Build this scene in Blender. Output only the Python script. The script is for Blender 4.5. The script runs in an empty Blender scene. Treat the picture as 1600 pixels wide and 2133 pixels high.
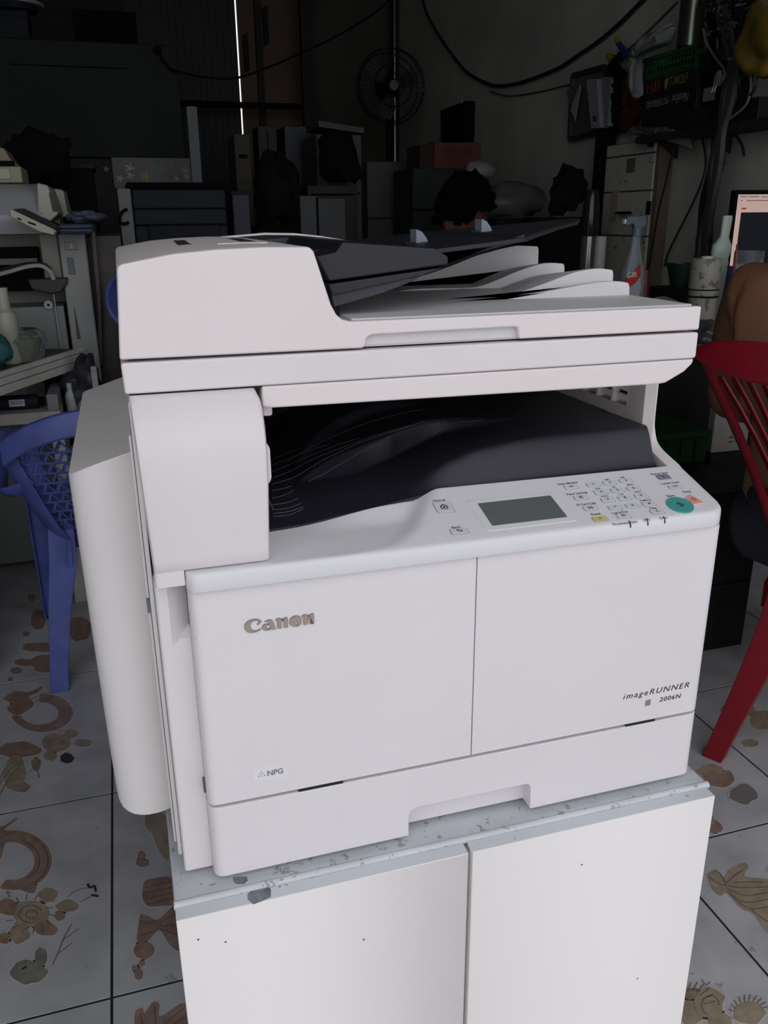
import bpy, bmesh, math, random
import numpy as np
from mathutils import Vector, Matrix
random.seed(7)
PI = math.pi
SC = bpy.context.scene
COL = SC.collection
# ------------------------------------------------------------------ camera
CAM = (-0.027436, -0.673119, 0.611097)
ROT = (1.231341, 0.008238, -0.296714)
FPX = 1739.7308
cd = bpy.data.cameras.new('camera'); cam = bpy.data.objects.new('camera', cd); COL.objects.link(cam)
cam.location = CAM; cam.rotation_euler = ROT
cd.sensor_fit = 'VERTICAL'; cd.sensor_height = 36; cd.lens = FPX / 2133 * 36; cd.clip_start = .02; cd.clip_end = 100
SC.camera = cam
# ------------------------------------------------------------------ world, light, exposure
w = bpy.data.worlds.new('overcast_sky'); SC.world = w; w.use_nodes = True
bg = w.node_tree.nodes['Background']; bg.inputs[0].default_value = (.93, .94, .985, 1); bg.inputs[1].default_value = 1.0
SC.view_settings.view_transform = 'Standard'; SC.view_settings.look = 'None'
SC.view_settings.gamma = 1; SC.view_settings.use_curve_mapping = False
SC.view_settings.exposure = 0.50
SC.cycles.use_denoising = True
SC.cycles.max_bounces = 8; SC.cycles.diffuse_bounces = 4; SC.cycles.sample_clamp_indirect = 6
# ------------------------------------------------------------------ helpers
_R = Matrix.Identity(3)
from mathutils import Euler
_R = Euler(ROT, 'XYZ').to_matrix()
def ray(u, v): return _R @ Vector(((u - 800) / FPX, (1066.5 - v) / FPX, -1))
def on(u, v, ax, val):
    'point of the world seen at photo pixel (u,v) on the plane axis=val'
    d = ray(u, v); t = (val - CAM[ax]) / d[ax]; return Vector(CAM) + d * t
def on_plane(u, v, o, n):
    d = ray(u, v); o = Vector(o); n = Vector(n); t = (o - Vector(CAM)).dot(n) / d.dot(n); return Vector(CAM) + d * t

def link(o, parent=None):
    COL.objects.link(o)
    if parent:
        bpy.context.view_layer.update() if False else None
        o.parent = parent
        o.matrix_parent_inverse = WM(parent).inverted()
    return o
def WM(o):
    if o.parent is None: return o.matrix_basis.copy()
    return WM(o.parent) @ o.matrix_parent_inverse @ o.matrix_basis
def tag(o, label, cat=None, group=None):
    o['label'] = label
    if cat: o['category'] = cat
    if group: o['group'] = group
    return o
def thing(name, label, cat, loc=(0, 0, 0), group=None):
    o = bpy.data.objects.new(name, None); o.empty_display_size = .05; o.location = loc; COL.objects.link(o)
    return tag(o, label, cat, group)
def fin(o, bevel=0, seg=2, smooth=True, ang=32):
    if smooth:
        me = o.data; me.polygons.foreach_set('use_smooth', [True] * len(me.polygons))
        if not bevel:
            bm = bmesh.new(); bm.from_mesh(me)
            for e in bm.edges:
                if len(e.link_faces) == 2 and e.calc_face_angle(0) > math.radians(ang): e.smooth = False
            bm.to_mesh(me); bm.free()
    if bevel:
        b = o.modifiers.new('b', 'BEVEL'); b.width = bevel; b.segments = seg; b.limit_method = 'ANGLE'; b.angle_limit = math.radians(ang)
        b.harden_normals = True
    return o
def mo(name, V, F, mat, parent=None, bevel=0, seg=2, smooth=True, ang=32, merge=True):
    me = bpy.data.meshes.new(name); me.from_pydata([tuple(v) for v in V], [], F)
    bm = bmesh.new(); bm.from_mesh(me)
    if merge: bmesh.ops.remove_doubles(bm, verts=bm.verts, dist=1e-6)
    bmesh.ops.recalc_face_normals(bm, faces=bm.faces); bm.to_mesh(me); bm.free()
    if mat: me.materials.append(mat)
    o = bpy.data.objects.new(name, me); link(o, parent)
    return fin(o, bevel, seg, smooth, ang)
class MB:
    'collects shapes for one mesh'
    def __init__(s): s.V = []; s.F = []
    def add(s, V, F):
        n = len(s.V); s.V += [Vector(v) for v in V]; s.F += [[i + n for i in f] for f in F]; return s
    def box(s, x0, x1, y0, y1, z0, z1, rz=0, c=None, M=None):
        V = [Vector((x, y, z)) for x in (x0, x1) for y in (y0, y1) for z in (z0, z1)]
        if rz:
            c = Vector(c or ((x0 + x1) / 2, (y0 + y1) / 2, 0)); R = Matrix.Rotation(rz, 3, 'Z')
            V = [R @ (v - Vector((c.x, c.y, 0))) + Vector((c.x, c.y, 0)) for v in V]
        if M: V = [M @ v for v in V]
        return s.add(V, [[0, 1, 3, 2], [4, 6, 7, 5], [0, 4, 5, 1], [2, 3, 7, 6], [0, 2, 6, 4], [1, 5, 7, 3]])
    def prism(s, poly, ax, a, b):
        n = len(poly); mk = {'x': lambda p, t: (t, p[0], p[1]), 'y': lambda p, t: (p[0], t, p[1]), 'z': lambda p, t: (p[0], p[1], t)}[ax]
        V = [mk(p, a) for p in poly] + [mk(p, b) for p in poly]
        return s.add(V, [list(range(n)), list(range(n, 2 * n))[::-1]] + [[i, (i + 1) % n, n + (i + 1) % n, n + i] for i in range(n)])
    def loft(s, secs, cap=True, closed=True):
        n = len(secs[0]); V = [p for q in secs for p in q]; F = []
        for k in range(len(secs) - 1):
            for i in range(n if closed else n - 1):
                j = (i + 1) % n; F.append([k * n + i, k * n + j, (k + 1) * n + j, (k + 1) * n + i])
        if cap: F += [list(range(n)), [(len(secs) - 1) * n + i for i in range(n)][::-1]]
        return s.add(V, F)
    def tube(s, pts, r, n=6, r2=None):
        pts = [Vector(p) for p in pts]; secs = []; m = len(pts); up = None
        for k, p in enumerate(pts):
            t = (pts[min(k + 1, m - 1)] - pts[max(k - 1, 0)]).normalized()
            if up is None: up = t.orthogonal().normalized()
            up = (up - t * up.dot(t))
            up = up.normalized() if up.length > 1e-6 else t.orthogonal().normalized()
            sd = t.cross(up); rr = (r[k] if isinstance(r, (list, tuple)) else r); r_2 = rr if r2 is None else r2
            secs.append([p + up * (rr * math.cos(2 * PI * i / n)) + sd * (r_2 * math.sin(2 * PI * i / n)) for i in range(n)])
        return s.loft(secs)
    def lathe(s, prof, c, n=20, axis='z'):
        c = Vector(c); secs = []
        for r, z in prof:
            r = max(r, 1e-4)
            if axis == 'z': secs.append([c + Vector((r * math.cos(2 * PI * i / n), r * math.sin(2 * PI * i / n), z)) for i in range(n)])
            elif axis == 'y': secs.append([c + Vector((r * math.cos(2 * PI * i / n), z, r * math.sin(2 * PI * i / n))) for i in range(n)])
            else: secs.append([c + Vector((z, r * math.cos(2 * PI * i / n), r * math.sin(2 * PI * i / n))) for i in range(n)])
        return s.loft(secs)
    def xf(s, M): s.V = [M @ v for v in s.V]; return s
    def build(s, name, mat, parent=None, **k): return mo(name, s.V, s.F, mat, parent, **k)
def rpoly(pts, rad, n=5):
    'polygon with rounded corners'
    out = []; m = len(pts)
    for i, p in enumerate(pts):
        r = rad[i] if isinstance(rad, (list, tuple)) else rad
        p = Vector((p[0], p[1])); a = Vector(pts[i - 1][:2]); b = Vector(pts[(i + 1) % m][:2])
        if r <= 0: out.append((p.x, p.y)); continue
        da = (a - p).normalized(); db = (b - p).normalized(); r = min(r, (a - p).length * .49, (b - p).length * .49)
        q0 = p + da * r; q1 = p + db * r
        for k in range(n + 1):
            t = k / n; q = q0 * (1 - t) ** 2 + p * 2 * t * (1 - t) + q1 * t * t; out.append((q.x, q.y))
    return out
def smooth(t): t = max(0, min(1, t)); return t * t * (3 - 2 * t)
def interp(x, xs, ys):
    return float(np.interp(x, xs, ys))
def spline(pts, n=8):
    'Catmull-Rom through points'
    P_ = [Vector(p) for p in pts]; out = []
    for i in range(len(P_) - 1):
        a = P_[max(i - 1, 0)]; b = P_[i]; c = P_[i + 1]; d = P_[min(i + 2, len(P_) - 1)]
        for k in range(n):
            t = k / n; out.append(.5 * ((2 * b) + (c - a) * t + (2 * a - 5 * b + 4 * c - d) * t * t + (3 * b - a - 3 * c + d) * t ** 3))
    out.append(P_[-1]); return out
def cut(o, mb):
    'boolean difference baked into the mesh of o'
    c = mo('cutter', mb.V, mb.F, None, smooth=False)
    bpy.context.view_layer.update()
    m = o.modifiers.new('cut', 'BOOLEAN'); m.operation = 'DIFFERENCE'; m.solver = 'EXACT'; m.object = c
    if len(o.modifiers) > 1: o.modifiers.move(len(o.modifiers) - 1, 0)
    bv = [x for x in o.modifiers if x.type == 'BEVEL']
    for b in bv: b.show_viewport = False
    dg = bpy.context.evaluated_depsgraph_get(); dg.update()
    me = bpy.data.meshes.new_from_object(o.evaluated_get(dg))
    o.modifiers.remove(m); o.data = me
    for b in bv: b.show_viewport = True
    bpy.data.objects.remove(c); return o
def copy_tree(o, parent=None):
    c = o.copy(); COL.objects.link(c)
    if parent: c.parent = parent
    for ch in list(o.children): copy_tree(ch, c)
    return c
def text(s, size, o, ux, uy, mat, parent, name='lettering', ext=.0002, width=None, align='CENTER', shear=0, bold=0, sp=1.0):
    'flat lettering lying in the plane (ux,uy) around point o; size = cap height'
    cu = bpy.data.curves.new(name, 'FONT'); cu.body = s; cu.align_x = align; cu.align_y = 'CENTER'; cu.size = 1; cu.extrude = 0
    cu.shear = shear; cu.offset = bold; cu.space_character = sp; cu.resolution_u = 3
    t = bpy.data.objects.new(name, cu); COL.objects.link(t)
    bpy.context.view_layer.update(); dg = bpy.context.evaluated_depsgraph_get()
    me = bpy.data.meshes.new_from_object(t.evaluated_get(dg)); bpy.data.objects.remove(t)
    me.materials.clear(); me.materials.append(mat)
    xs = [v.co.x for v in me.vertices] or [0, 1]; wd = max(xs) - min(xs)
    ux = Vector(ux).normalized(); uy = Vector(uy).normalized(); nn = ux.cross(uy)
    sy = size / .7; sx = (width / wd) if width else sy
    mx = (max(xs) + min(xs)) / 2 if align == 'CENTER' else min(xs)
    me.transform(Matrix.Translation((-mx, 0, 0)))
    bm = bmesh.new(); bm.from_mesh(me)
    if ext:
        r = bmesh.ops.extrude_face_region(bm, geom=bm.faces[:]); 
        for v in [g for g in r['geom'] if isinstance(g, bmesh.types.BMVert)]: v.co.z += 1
    for v in bm.verts: v.co = Vector(o) + ux * (v.co.x * sx) + uy * (v.co.y * sy) + nn * (v.co.z * ext + .00015)
    bmesh.ops.recalc_face_normals(bm, faces=bm.faces); bm.to_mesh(me); bm.free()
    ob = bpy.data.objects.new(name, me); link(ob, parent); return ob
def fill(name, loops, fn, mat, parent, ext=.0003):
    'filled outline with holes: loops of 2-D points, fn maps (x,y,h) to the world'
    cu = bpy.data.curves.new(name, 'CURVE'); cu.dimensions = '2D'; cu.fill_mode = 'FRONT'
    for L in loops:
        s = cu.splines.new('POLY'); s.points.add(len(L) - 1)
        for p, q in zip(s.points, L): p.co = (q[0], q[1], 0, 1)
        s.use_cyclic_u = True
    t = bpy.data.objects.new(name, cu); COL.objects.link(t); bpy.context.view_layer.update()
    dg = bpy.context.evaluated_depsgraph_get(); me = bpy.data.meshes.new_from_object(t.evaluated_get(dg)); bpy.data.objects.remove(t)
    me.materials.clear(); me.materials.append(mat)
    bm = bmesh.new(); bm.from_mesh(me)
    r = bmesh.ops.extrude_face_region(bm, geom=bm.faces[:]); top = {g for g in r['geom'] if isinstance(g, bmesh.types.BMVert)}
    for v in bm.verts: v.co = fn(v.co.x, v.co.y, ext if v in top else 0)
    bmesh.ops.recalc_face_normals(bm, faces=bm.faces); bm.to_mesh(me); bm.free()
    ob = bpy.data.objects.new(name, me); return link(ob, parent)
# ------------------------------------------------------------------ materials
_mats = {}
def lin(c): return tuple(((x / 255) / 12.92 if x / 255 <= .04045 else ((x / 255 + .055) / 1.055) ** 2.4) for x in c)
def mat(name, rgb, rough=.5, metal=0, bump=0, bscale=400, mott=0, mscale=6, col2=None, spots=0, sscale=60, spotc=(.05, .05, .05), trans=0, ior=1.45, coat=0, emit=None, estr=0, thr=.7, alpha=1, spec=.5):
    if name in _mats: return _mats[name]
    m = bpy.data.materials.new(name); m.use_nodes = True; nt = m.node_tree; N = nt.nodes; L = nt.links
    b = N['Principled BSDF']; b.inputs['Base Color'].default_value = (*rgb, 1); b.inputs['Roughness'].default_value = rough
    b.inputs['Metallic'].default_value = metal; b.inputs['Transmission Weight'].default_value = trans; b.inputs['IOR'].default_value = ior
    b.inputs['Coat Weight'].default_value = coat; b.inputs['Alpha'].default_value = alpha; b.inputs['Specular IOR Level'].default_value = spec
    if emit: b.inputs['Emission Color'].default_value = (*emit, 1); b.inputs['Emission Strength'].default_value = estr
    tc = N.new('ShaderNodeTexCoord'); cur = None
    if mott or col2:
        n = N.new('ShaderNodeTexNoise'); n.inputs['Scale'].default_value = mscale; n.inputs['Detail'].default_value = 6; L.new(tc.outputs['Object'], n.inputs['Vector'])
        r = N.new('ShaderNodeValToRGB'); r.color_ramp.elements[0].position = .35; r.color_ramp.elements[1].position = .68
        c2 = col2 or tuple(x * (1 - mott) for x in rgb)
        r.color_ramp.elements[0].color = (*rgb, 1); r.color_ramp.elements[1].color = (*c2, 1); L.new(n.outputs[0], r.inputs[0]); cur = r.outputs[0]
    if spots:
        n = N.new('ShaderNodeTexNoise'); n.inputs['Scale'].default_value = sscale; n.inputs['Detail'].default_value = 4; n.inputs['Roughness'].default_value = .7; L.new(tc.outputs['Object'], n.inputs['Vector'])
        r = N.new('ShaderNodeValToRGB'); r.color_ramp.elements[0].position = thr; r.color_ramp.elements[1].position = thr + .03
        r.color_ramp.elements[0].color = (0, 0, 0, 1); r.color_ramp.elements[1].color = (spots, spots, spots, 1); L.new(n.outputs[0], r.inputs[0])
        mx = N.new('ShaderNodeMix'); mx.data_type = 'RGBA'; L.new(r.outputs[0], mx.inputs[0])
        if cur: L.new(cur, mx.inputs[6])
        else: mx.inputs[6].default_value = (*rgb, 1)
        mx.inputs[7].default_value = (*spotc, 1); cur = mx.outputs[2]
    if cur: L.new(cur, b.inputs['Base Color'])
    if bump:
        n = N.new('ShaderNodeTexNoise'); n.inputs['Scale'].default_value = bscale; n.inputs['Detail'].default_value = 3; L.new(tc.outputs['Object'], n.inputs['Vector'])
        bp_ = N.new('ShaderNodeBump'); bp_.inputs['Strength'].default_value = bump; bp_.inputs['Distance'].default_value = .001; L.new(n.outputs[0], bp_.inputs['Height']); L.new(bp_.outputs[0], b.inputs['Normal'])
    _mats[name] = m; return m
WHITE = mat('copier_white', (.735, .692, .703), .42, bump=.12, bscale=1500, mott=.03, mscale=9)
WHITE2 = mat('copier_front_white', (.75, .715, .735), .40, bump=.10, bscale=1500, mott=.03, mscale=7, spots=.25, sscale=90, thr=.78, spotc=(.5, .45, .42))
LIDW = mat('lid_white', (.755, .70, .70), .45, bump=.12, bscale=1500, mott=.03, mscale=8)
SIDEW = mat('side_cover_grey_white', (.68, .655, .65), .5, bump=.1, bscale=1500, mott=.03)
PANELW = mat('control_panel_grey', (.705, .70, .725), .42, bump=.12, bscale=1800)
PANELR = mat('pale_ramp_grey', (.62, .61, .62), .5, bump=.12, bscale=1500)
BLACKT = mat('output_tray_black', (.016, .017, .026), .36, bump=.35, bscale=1600)
DARKP = mat('feeder_black', (.013, .014, .020), .45, bump=.3, bscale=1500)
DARKG = mat('feeder_dark_grey', (.035, .038, .048), .45, bump=.2, bscale=1500)
GAP = mat('gap_dark', (.012, .012, .014), .8)
INK = mat('print_ink', (.03, .03, .035), .6)
INKG = mat('print_grey', (.22, .22, .24), .6)
RIBM = mat('rib_highlight_grey', (.12, .12, .15), .45)
GOLD = mat('badge_bronze', (.42, .33, .28), .38, metal=.35)
GOLDE = mat('badge_edge', (.10, .10, .13), .5)
# ------------------------------------------------------------------ setting: floor, walls
FZ = -.55
TILEB = mat('tile_marble', (.52, .525, .545), .33, mott=.26, mscale=9, spots=.75, sscale=26, thr=.66, spotc=(.24, .25, .26), bump=.05, bscale=30)
GROUT = mat('grout_black', (.015, .016, .018), .8)
def struct(name, o=None):
    if o: o['kind'] = 'structure'
    return o
flo = struct('floor', MB().box(-2.2, 2.5, -3.2, 6.8, FZ - .1, FZ - .0014).build('floor', GROUT, smooth=False))
XL = [-2.16, -1.66, -1.16, -.66, -.159, .349]; XR = [.349, .857, 1.215, 1.72, 2.22]
YL = [-2.7, -2.17, -1.66, -1.15, -.63, -.12, .403, .925, 1.48, 2.0, 2.5, 3.0, 3.5, 4.0]; YR = [-2.6, -2.1, -1.6, -1.1, -.59, -.09, .425, .888, 1.39, 1.9, 2.4, 2.9, 3.4, 3.9]
for xs_, ys_ in ((XL, YL), (XR, YR)):
    for i in range(len(xs_) - 1):
        for j in range(len(ys_) - 1):
            g = .0021; dz = random.uniform(-.0006, 0)
            x0, x1, y0, y1 = xs_[i] + g, xs_[i + 1] - g, ys_[j] + g, ys_[j + 1] - g
            MB().box(x0, x1, y0, y1, FZ - .0058, FZ + dz).build('tile', TILEB, flo, bevel=.0004, seg=1)
BROWN = mat('tile_print_brown', (.32, .225, .18), .33, col2=(.22, .15, .12), mscale=45, mott=.3)
TAN = mat('tile_print_tan', (.36, .30, .225), .33, col2=(.26, .215, .155), mscale=48, mott=.3)
GRN = mat('tile_print_green', (.25, .26, .22), .35, mott=.4, mscale=30)
LINE = mat('tile_print_line', (.15, .10, .08), .4)
PALE = mat('tile_print_pale', (.54, .50, .48), .35)
_zk = [0]
def print_poly(pix, m, jit=0, z=.0003, rim=True, sm=True, name='printed_motif'):
    _zk[0] += 1; z = .0003 + (_zk[0] % 24) * .000022
    pts = [on(u, v, 2, FZ) for u, v in pix]
    if sm: pts = spline(pts + [pts[0]], 5)[:-1]
    c = sum(pts, Vector()) / len(pts)
    if jit: pts = [c + (p - c) * (1 + random.uniform(-jit, jit)) for p in pts]
    loops = [[(p.x, p.y) for p in pts]]
    if rim:
        fill(name, [[(c.x + (p.x - c.x) * 1.0 + (.0022 if p.x > c.x else -.0022), c.y + (p.y - c.y) + (.0022 if p.y > c.y else -.0022)) for p in pts]], lambda x, y, h: Vector((x, y, FZ + .0001 + h)), PALE, flo, ext=.00008)
    return fill(name, loops, lambda x, y, h: Vector((x, y, FZ + z - .0001 + h)), m, flo, ext=.0001)
def print_line(pix, w=.0016, m=None, z=.00105):
    pts = spline([on(u, v, 2, FZ) for u, v in pix], 6); V = []; F = []
    for k, p in enumerate(pts):
        t = (pts[min(k + 1, len(pts) - 1)] - pts[max(k - 1, 0)]).normalized(); n = Vector((-t.y, t.x, 0)) * w / 2
        V += [p + n + Vector((0, 0, z)), p - n + Vector((0, 0, z))]
    F = [[2 * k, 2 * k + 1, 2 * k + 3, 2 * k + 2] for k in range(len(pts) - 1)]
    return V, F
def lines(L, w=.0016, m=None):
    mb = MB()
    for l in L: mb.add(*print_line(l, w))
    return mb.build('printed_line', m or LINE, flo, smooth=False)
def blob(u, v, ru, rv, m, jit=.18, n=14, ph=0):
    print_poly([(u + ru * math.cos(2 * PI * k / n + ph) * random.uniform(1 - jit, 1 + jit), v + rv * math.sin(2 * PI * k / n + ph) * random.uniform(1 - jit, 1 + jit)) for k in range(n)], m)
# --- left tile: scroll ring, flower cluster (near)
def arc(cu_, cv, ru, rv, a0, a1, n=14): return [(cu_ + ru * math.cos(math.radians(a0 + (a1 - a0) * k / n)), cv - rv * math.sin(math.radians(a0 + (a1 - a0) * k / n))) for k in range(n + 1)]
print_poly(arc(28, 1792, 80, 62, 120, -110) + arc(22, 1794, 50, 40, -100, 110), BROWN)
print_poly([(-40, 1700), (0, 1722), (32, 1704), (34, 1709), (10, 1728), (14, 1745), (-5, 1800), (-40, 1815)], BROWN)
lines([[(-30, 1740), (-10, 1738), (12, 1733)], [(-30, 1755), (-8, 1752), (8, 1742)], [(-30, 1772), (-6, 1768), (6, 1756)], arc(26, 1793, 74, 57, 60, -60), arc(26, 1793, 56, 44, 70, -60)])
for u, v, a, b, m in ((62, 1905, 38, 30, TAN), (100, 1865, 20, 16, TAN), (140, 1888, 22, 13, TAN), (40, 1945, 22, 20, TAN), (95, 1935, 24, 15, BROWN), (15, 1890, 20, 18, BROWN), (62, 1850, 14, 12, BROWN), (8, 1955, 14, 12, BROWN), (60, 2025, 36, 26, GRN), (85, 1995, 14, 20, GRN), (125, 1908, 12, 10, BROWN)): blob(u, v, a, b, m, .14)
lines([arc(64, 1905, 24, 18, 20, 300), arc(66, 1906, 12, 9, 0, 320), [(110, 2010), (125, 1975), (135, 1950), (150, 1925)], [(118, 1990), (150, 1965)], [(130, 1960), (165, 1935)], [(140, 1870), (160, 1855), (185, 1850)], [(168, 1880), (200, 1862)], [(20, 1870), (14, 1858), (24, 1862)]] + [[(62 + 38 * math.cos(a), 1905 + 30 * math.sin(a)), (62 + 52 * math.cos(a + .1), 1905 + 42 * math.sin(a + .1))] for a in np.arange(0, 6.2, .45)], .0013)
lines([[(182, 1842), (188, 1850), (196, 1846), (200, 1858)], [(190, 1865), (206, 1868)], [(46, 2020), (56, 2014)]], .004, mat('tile_speck_black', (.03, .03, .035), .5))
# --- left tile behind: second ring and cluster
print_poly(arc(88, 1485, 64, 40, 95, -170) + arc(82, 1486, 40, 24, -165, 90), BROWN)
print_poly([(5, 1455), (30, 1440), (60, 1442), (88, 1430), (80, 1442), (60, 1452), (70, 1468), (40, 1490), (15, 1480), (20, 1465)], BROWN)
lines([[(22, 1458), (50, 1462), (80, 1450)], [(20, 1466), (52, 1472), (82, 1458)], [(24, 1476), (50, 1482), (70, 1470)]])
for u, v, a, b, m in ((118, 1548, 30, 20, TAN), (148, 1528, 14, 9, TAN), (172, 1548, 20, 8, TAN), (105, 1575, 14, 10, TAN), (140, 1580, 15, 11, mat('tile_dark_stain', (.05, .05, .055), .5)), (40, 1562, 44, 16, BROWN), (30, 1612, 24, 38, TAN), (75, 1592, 10, 14, BROWN), (45, 1640, 18, 10, BROWN)): blob(u, v, a, b, m, .12)
lines([[(-10, 1640), (10, 1605), (30, 1585)], [(-10, 1650), (14, 1612), (36, 1590)], [(0, 1655), (20, 1620), (38, 1600)], [(100, 1500 + 50), (118, 1540), (135, 1548)], [(60, 1610), (74, 1600), (82, 1620)]])
# beside the blue chair leg
for u, v, a, b, m in ((85, 1348, 40, 10, BROWN), (95, 1382, 30, 20, BROWN), (50, 1380, 22, 8, BROWN), (34, 1397, 13, 7, BROWN), (54, 1320, 8, 5, BROWN), (80, 1290, 16, 22, BROWN), (66, 1245, 9, 8, BROWN), (165, 1310, 26, 26, BROWN), (22, 1415, 6, 5, BROWN)): blob(u, v, a, b, m, .1)
# --- shells beside the cabinet
print_poly([(303, 1695), (345, 1700), (352, 1790), (330, 1770), (318, 1740), (302, 1720)], TAN)
for u, v, a, b, m in ((295, 1782, 9, 9, BROWN), (291, 1797, 8, 8, BROWN), (303, 1798, 9, 8, BROWN), (300, 1980, 22, 18, BROWN), (296, 2007, 7, 6, BROWN), (281, 2017, 7, 6, BROWN), (289, 2030, 9, 12, BROWN), (292, 1692, 7, 5, BROWN)): blob(u, v, a, b, m, .05)
print_poly([(300, 1838), (312, 1832), (360, 1830), (372, 1880), (330, 1888), (305, 1886), (296, 1865)], BROWN)
print_poly([(292, 1905), (305, 1908), (330, 1916), (372, 1885), (378, 1975), (355, 1970), (335, 1940), (322, 1945), (308, 1960), (286, 1962), (288, 1930)], BROWN)
lines([[(302, 1850), (360, 1836)], [(300, 1862), (362, 1848)], [(300, 1874), (364, 1860)], [(306, 1884), (366, 1872)], [(332, 1925), (370, 1900)], [(332, 1930), (372, 1925)], [(334, 1936), (374, 1950)], [(290, 1920), (322, 1926)], [(290, 1950), (318, 1942)]])
print_poly([(280, 2133), (282, 2108), (296, 2100), (302, 2110), (318, 2088), (332, 2092), (335, 2118), (385, 2090), (388, 2150), (300, 2160)], BROWN)
lines([[(300, 2150), (292, 2112)], [(325, 2140), (322, 2095)], [(335, 2140), (384, 2100)], [(335, 2150), (384, 2120)]])
# --- right of the cabinet
print_poly([(1472, 1822), (1492, 1812), (1505, 1830), (1520, 1812), (1548, 1798), (1560, 1806), (1552, 1826), (1600, 1832), (1680, 1850), (1640, 1960), (1600, 1945), (1570, 1905), (1545, 1893), (1515, 1862), (1500, 1866), (1482, 1850)], TAN)
lines([[(1512, 1845), (1545, 1850), (1600, 1848)], [(1513, 1850), (1550, 1866), (1600, 1860)], [(1515, 1856), (1552, 1880), (1600, 1874)], [(1520, 1864), (1560, 1893), (1600, 1890)], [(1530, 1840), (1555, 1838), (1590, 1838)], [(1513, 1840), (1530, 1825), (1550, 1812)], [(1512, 1843), (1500, 1820), (1488, 1816)], [(1512, 1846), (1495, 1840), (1478, 1828)], [(1565, 1895), (1590, 1915), (1610, 1925)]], .0018)
for u, v, a, b, m in ((1480, 2090, 30, 34, TAN), (1440, 2110, 24, 30, TAN), (1560, 2110, 34, 26, TAN), (1440, 2070, 18, 14, BROWN), (1500, 2130, 26, 20, TAN), (1488, 1725, 18, 12, BROWN), (1480, 1712, 10, 12, TAN), (1500, 1622, 30, 18, BROWN), (1480, 1605, 26, 14, TAN), (1550, 1655, 28, 20, mat('tile_soft_stain', (.20, .18, .17), .4)), (1540, 1478, 36, 16, TAN), (1590, 1500, 26, 20, TAN), (1562, 1548, 18, 8, TAN)): blob(u, v, a, b, m, .16)
lines([[(1440 + 26 * math.cos(a), 2095 + 30 * math.sin(a)), (1450 + 40 * math.cos(a), 2090 + 44 * math.sin(a))] for a in np.arange(3.4, 6.2, .35)] + [[(1560 + 30 * math.cos(a), 2110 + 24 * math.sin(a)), (1560 + 42 * math.cos(a + .1), 2108 + 36 * math.sin(a + .1))] for a in np.arange(3.2, 6.2, .3)] + [arc(1480, 2095, 18, 20, 0, 250), [(1462, 2040), (1470, 2052), (1480, 2046)]], .0013)
# walls, ceiling, street
XW = 2.3; YB = 6.6; ZC = 3.2
CONC = mat('wall_concrete_grey', (.50, .50, .445), .85, col2=(.38, .385, .35), mscale=2.2, mott=.2, spots=.3, sscale=14, thr=.66, spotc=(.26, .26, .24), bump=.5, bscale=60)
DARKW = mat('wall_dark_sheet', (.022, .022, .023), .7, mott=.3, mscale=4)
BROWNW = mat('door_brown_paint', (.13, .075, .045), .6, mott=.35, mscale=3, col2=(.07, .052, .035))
struct('w', MB().box(XW, XW + .15, -.85, YB + .15, FZ, ZC).build('wall_right', CONC, smooth=False))
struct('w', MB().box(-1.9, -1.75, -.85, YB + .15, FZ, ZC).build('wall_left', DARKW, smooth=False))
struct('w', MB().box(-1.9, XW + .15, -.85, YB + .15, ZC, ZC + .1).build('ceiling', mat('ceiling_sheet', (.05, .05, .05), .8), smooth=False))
X0 = on(388, 200, 1, YB).x; X1 = on(501, 140, 1, YB).x; X2 = on(630, 140, 1, YB).x
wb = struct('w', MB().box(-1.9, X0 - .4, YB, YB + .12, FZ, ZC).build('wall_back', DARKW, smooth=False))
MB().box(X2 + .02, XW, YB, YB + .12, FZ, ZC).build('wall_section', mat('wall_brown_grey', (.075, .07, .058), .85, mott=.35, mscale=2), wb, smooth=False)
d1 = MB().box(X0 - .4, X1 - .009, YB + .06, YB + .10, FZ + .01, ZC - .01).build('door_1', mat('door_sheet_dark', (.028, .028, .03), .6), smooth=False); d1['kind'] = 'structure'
k = 0
while X0 - .38 + .05 * k < X1 - .05:
    MB().box(X0 - .38 + .05 * k, X0 - .355 + .05 * k, YB + .045, YB + .062, FZ + .02, ZC - .02).build('corrugation', _mats['door_sheet_dark'], d1, smooth=False); k += 1
d2 = MB().box(X1 + .006, X2 + .02, YB + .06, YB + .10, FZ + .01, ZC - .01).build('door_2', BROWNW, smooth=False); d2['kind'] = 'structure'
for u, v0, v1, w_ in ((541, -200, 300, .045), (638, -200, 300, .07)):
    a = on(u, 100, 1, YB); MB().box(a.x - w_ / 2, a.x + w_ / 2, YB + .0, YB + .06, FZ + .01, ZC - .02).build('door_post', DARKW, d2, smooth=False)
for u, v in ((514, 108), (555, 52)):
    a = on(u, v, 1, YB); MB().prism(rpoly([(a.x - .02, a.z - .14), (a.x + .02, a.z - .12), (a.x + .02, a.z + .14), (a.x - .02, a.z + .12)], .01), 'y', YB + .03, YB + .061).build('door_handle', GAP, d2)
a = on(400, 222, 1, YB - .3); b = on(640, 222, 1, YB - .3)
STREET = mat('street_concrete', (.52, .455, .42), .9, mott=.2, mscale=1)
struct('s', MB().box(-12, 12, -14, -3.2, FZ - .12, FZ - .02).build('pavement', STREET, smooth=False))
CANV = mat('awning_sheet', (.10, .11, .13), .7)

struct('s', MB().box(-1.9, XW + .15, -.85, -.76, 2.5, ZC).build('sky_block_header', CONC, smooth=False))  # unseen header, added to hold back sky light from above
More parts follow.
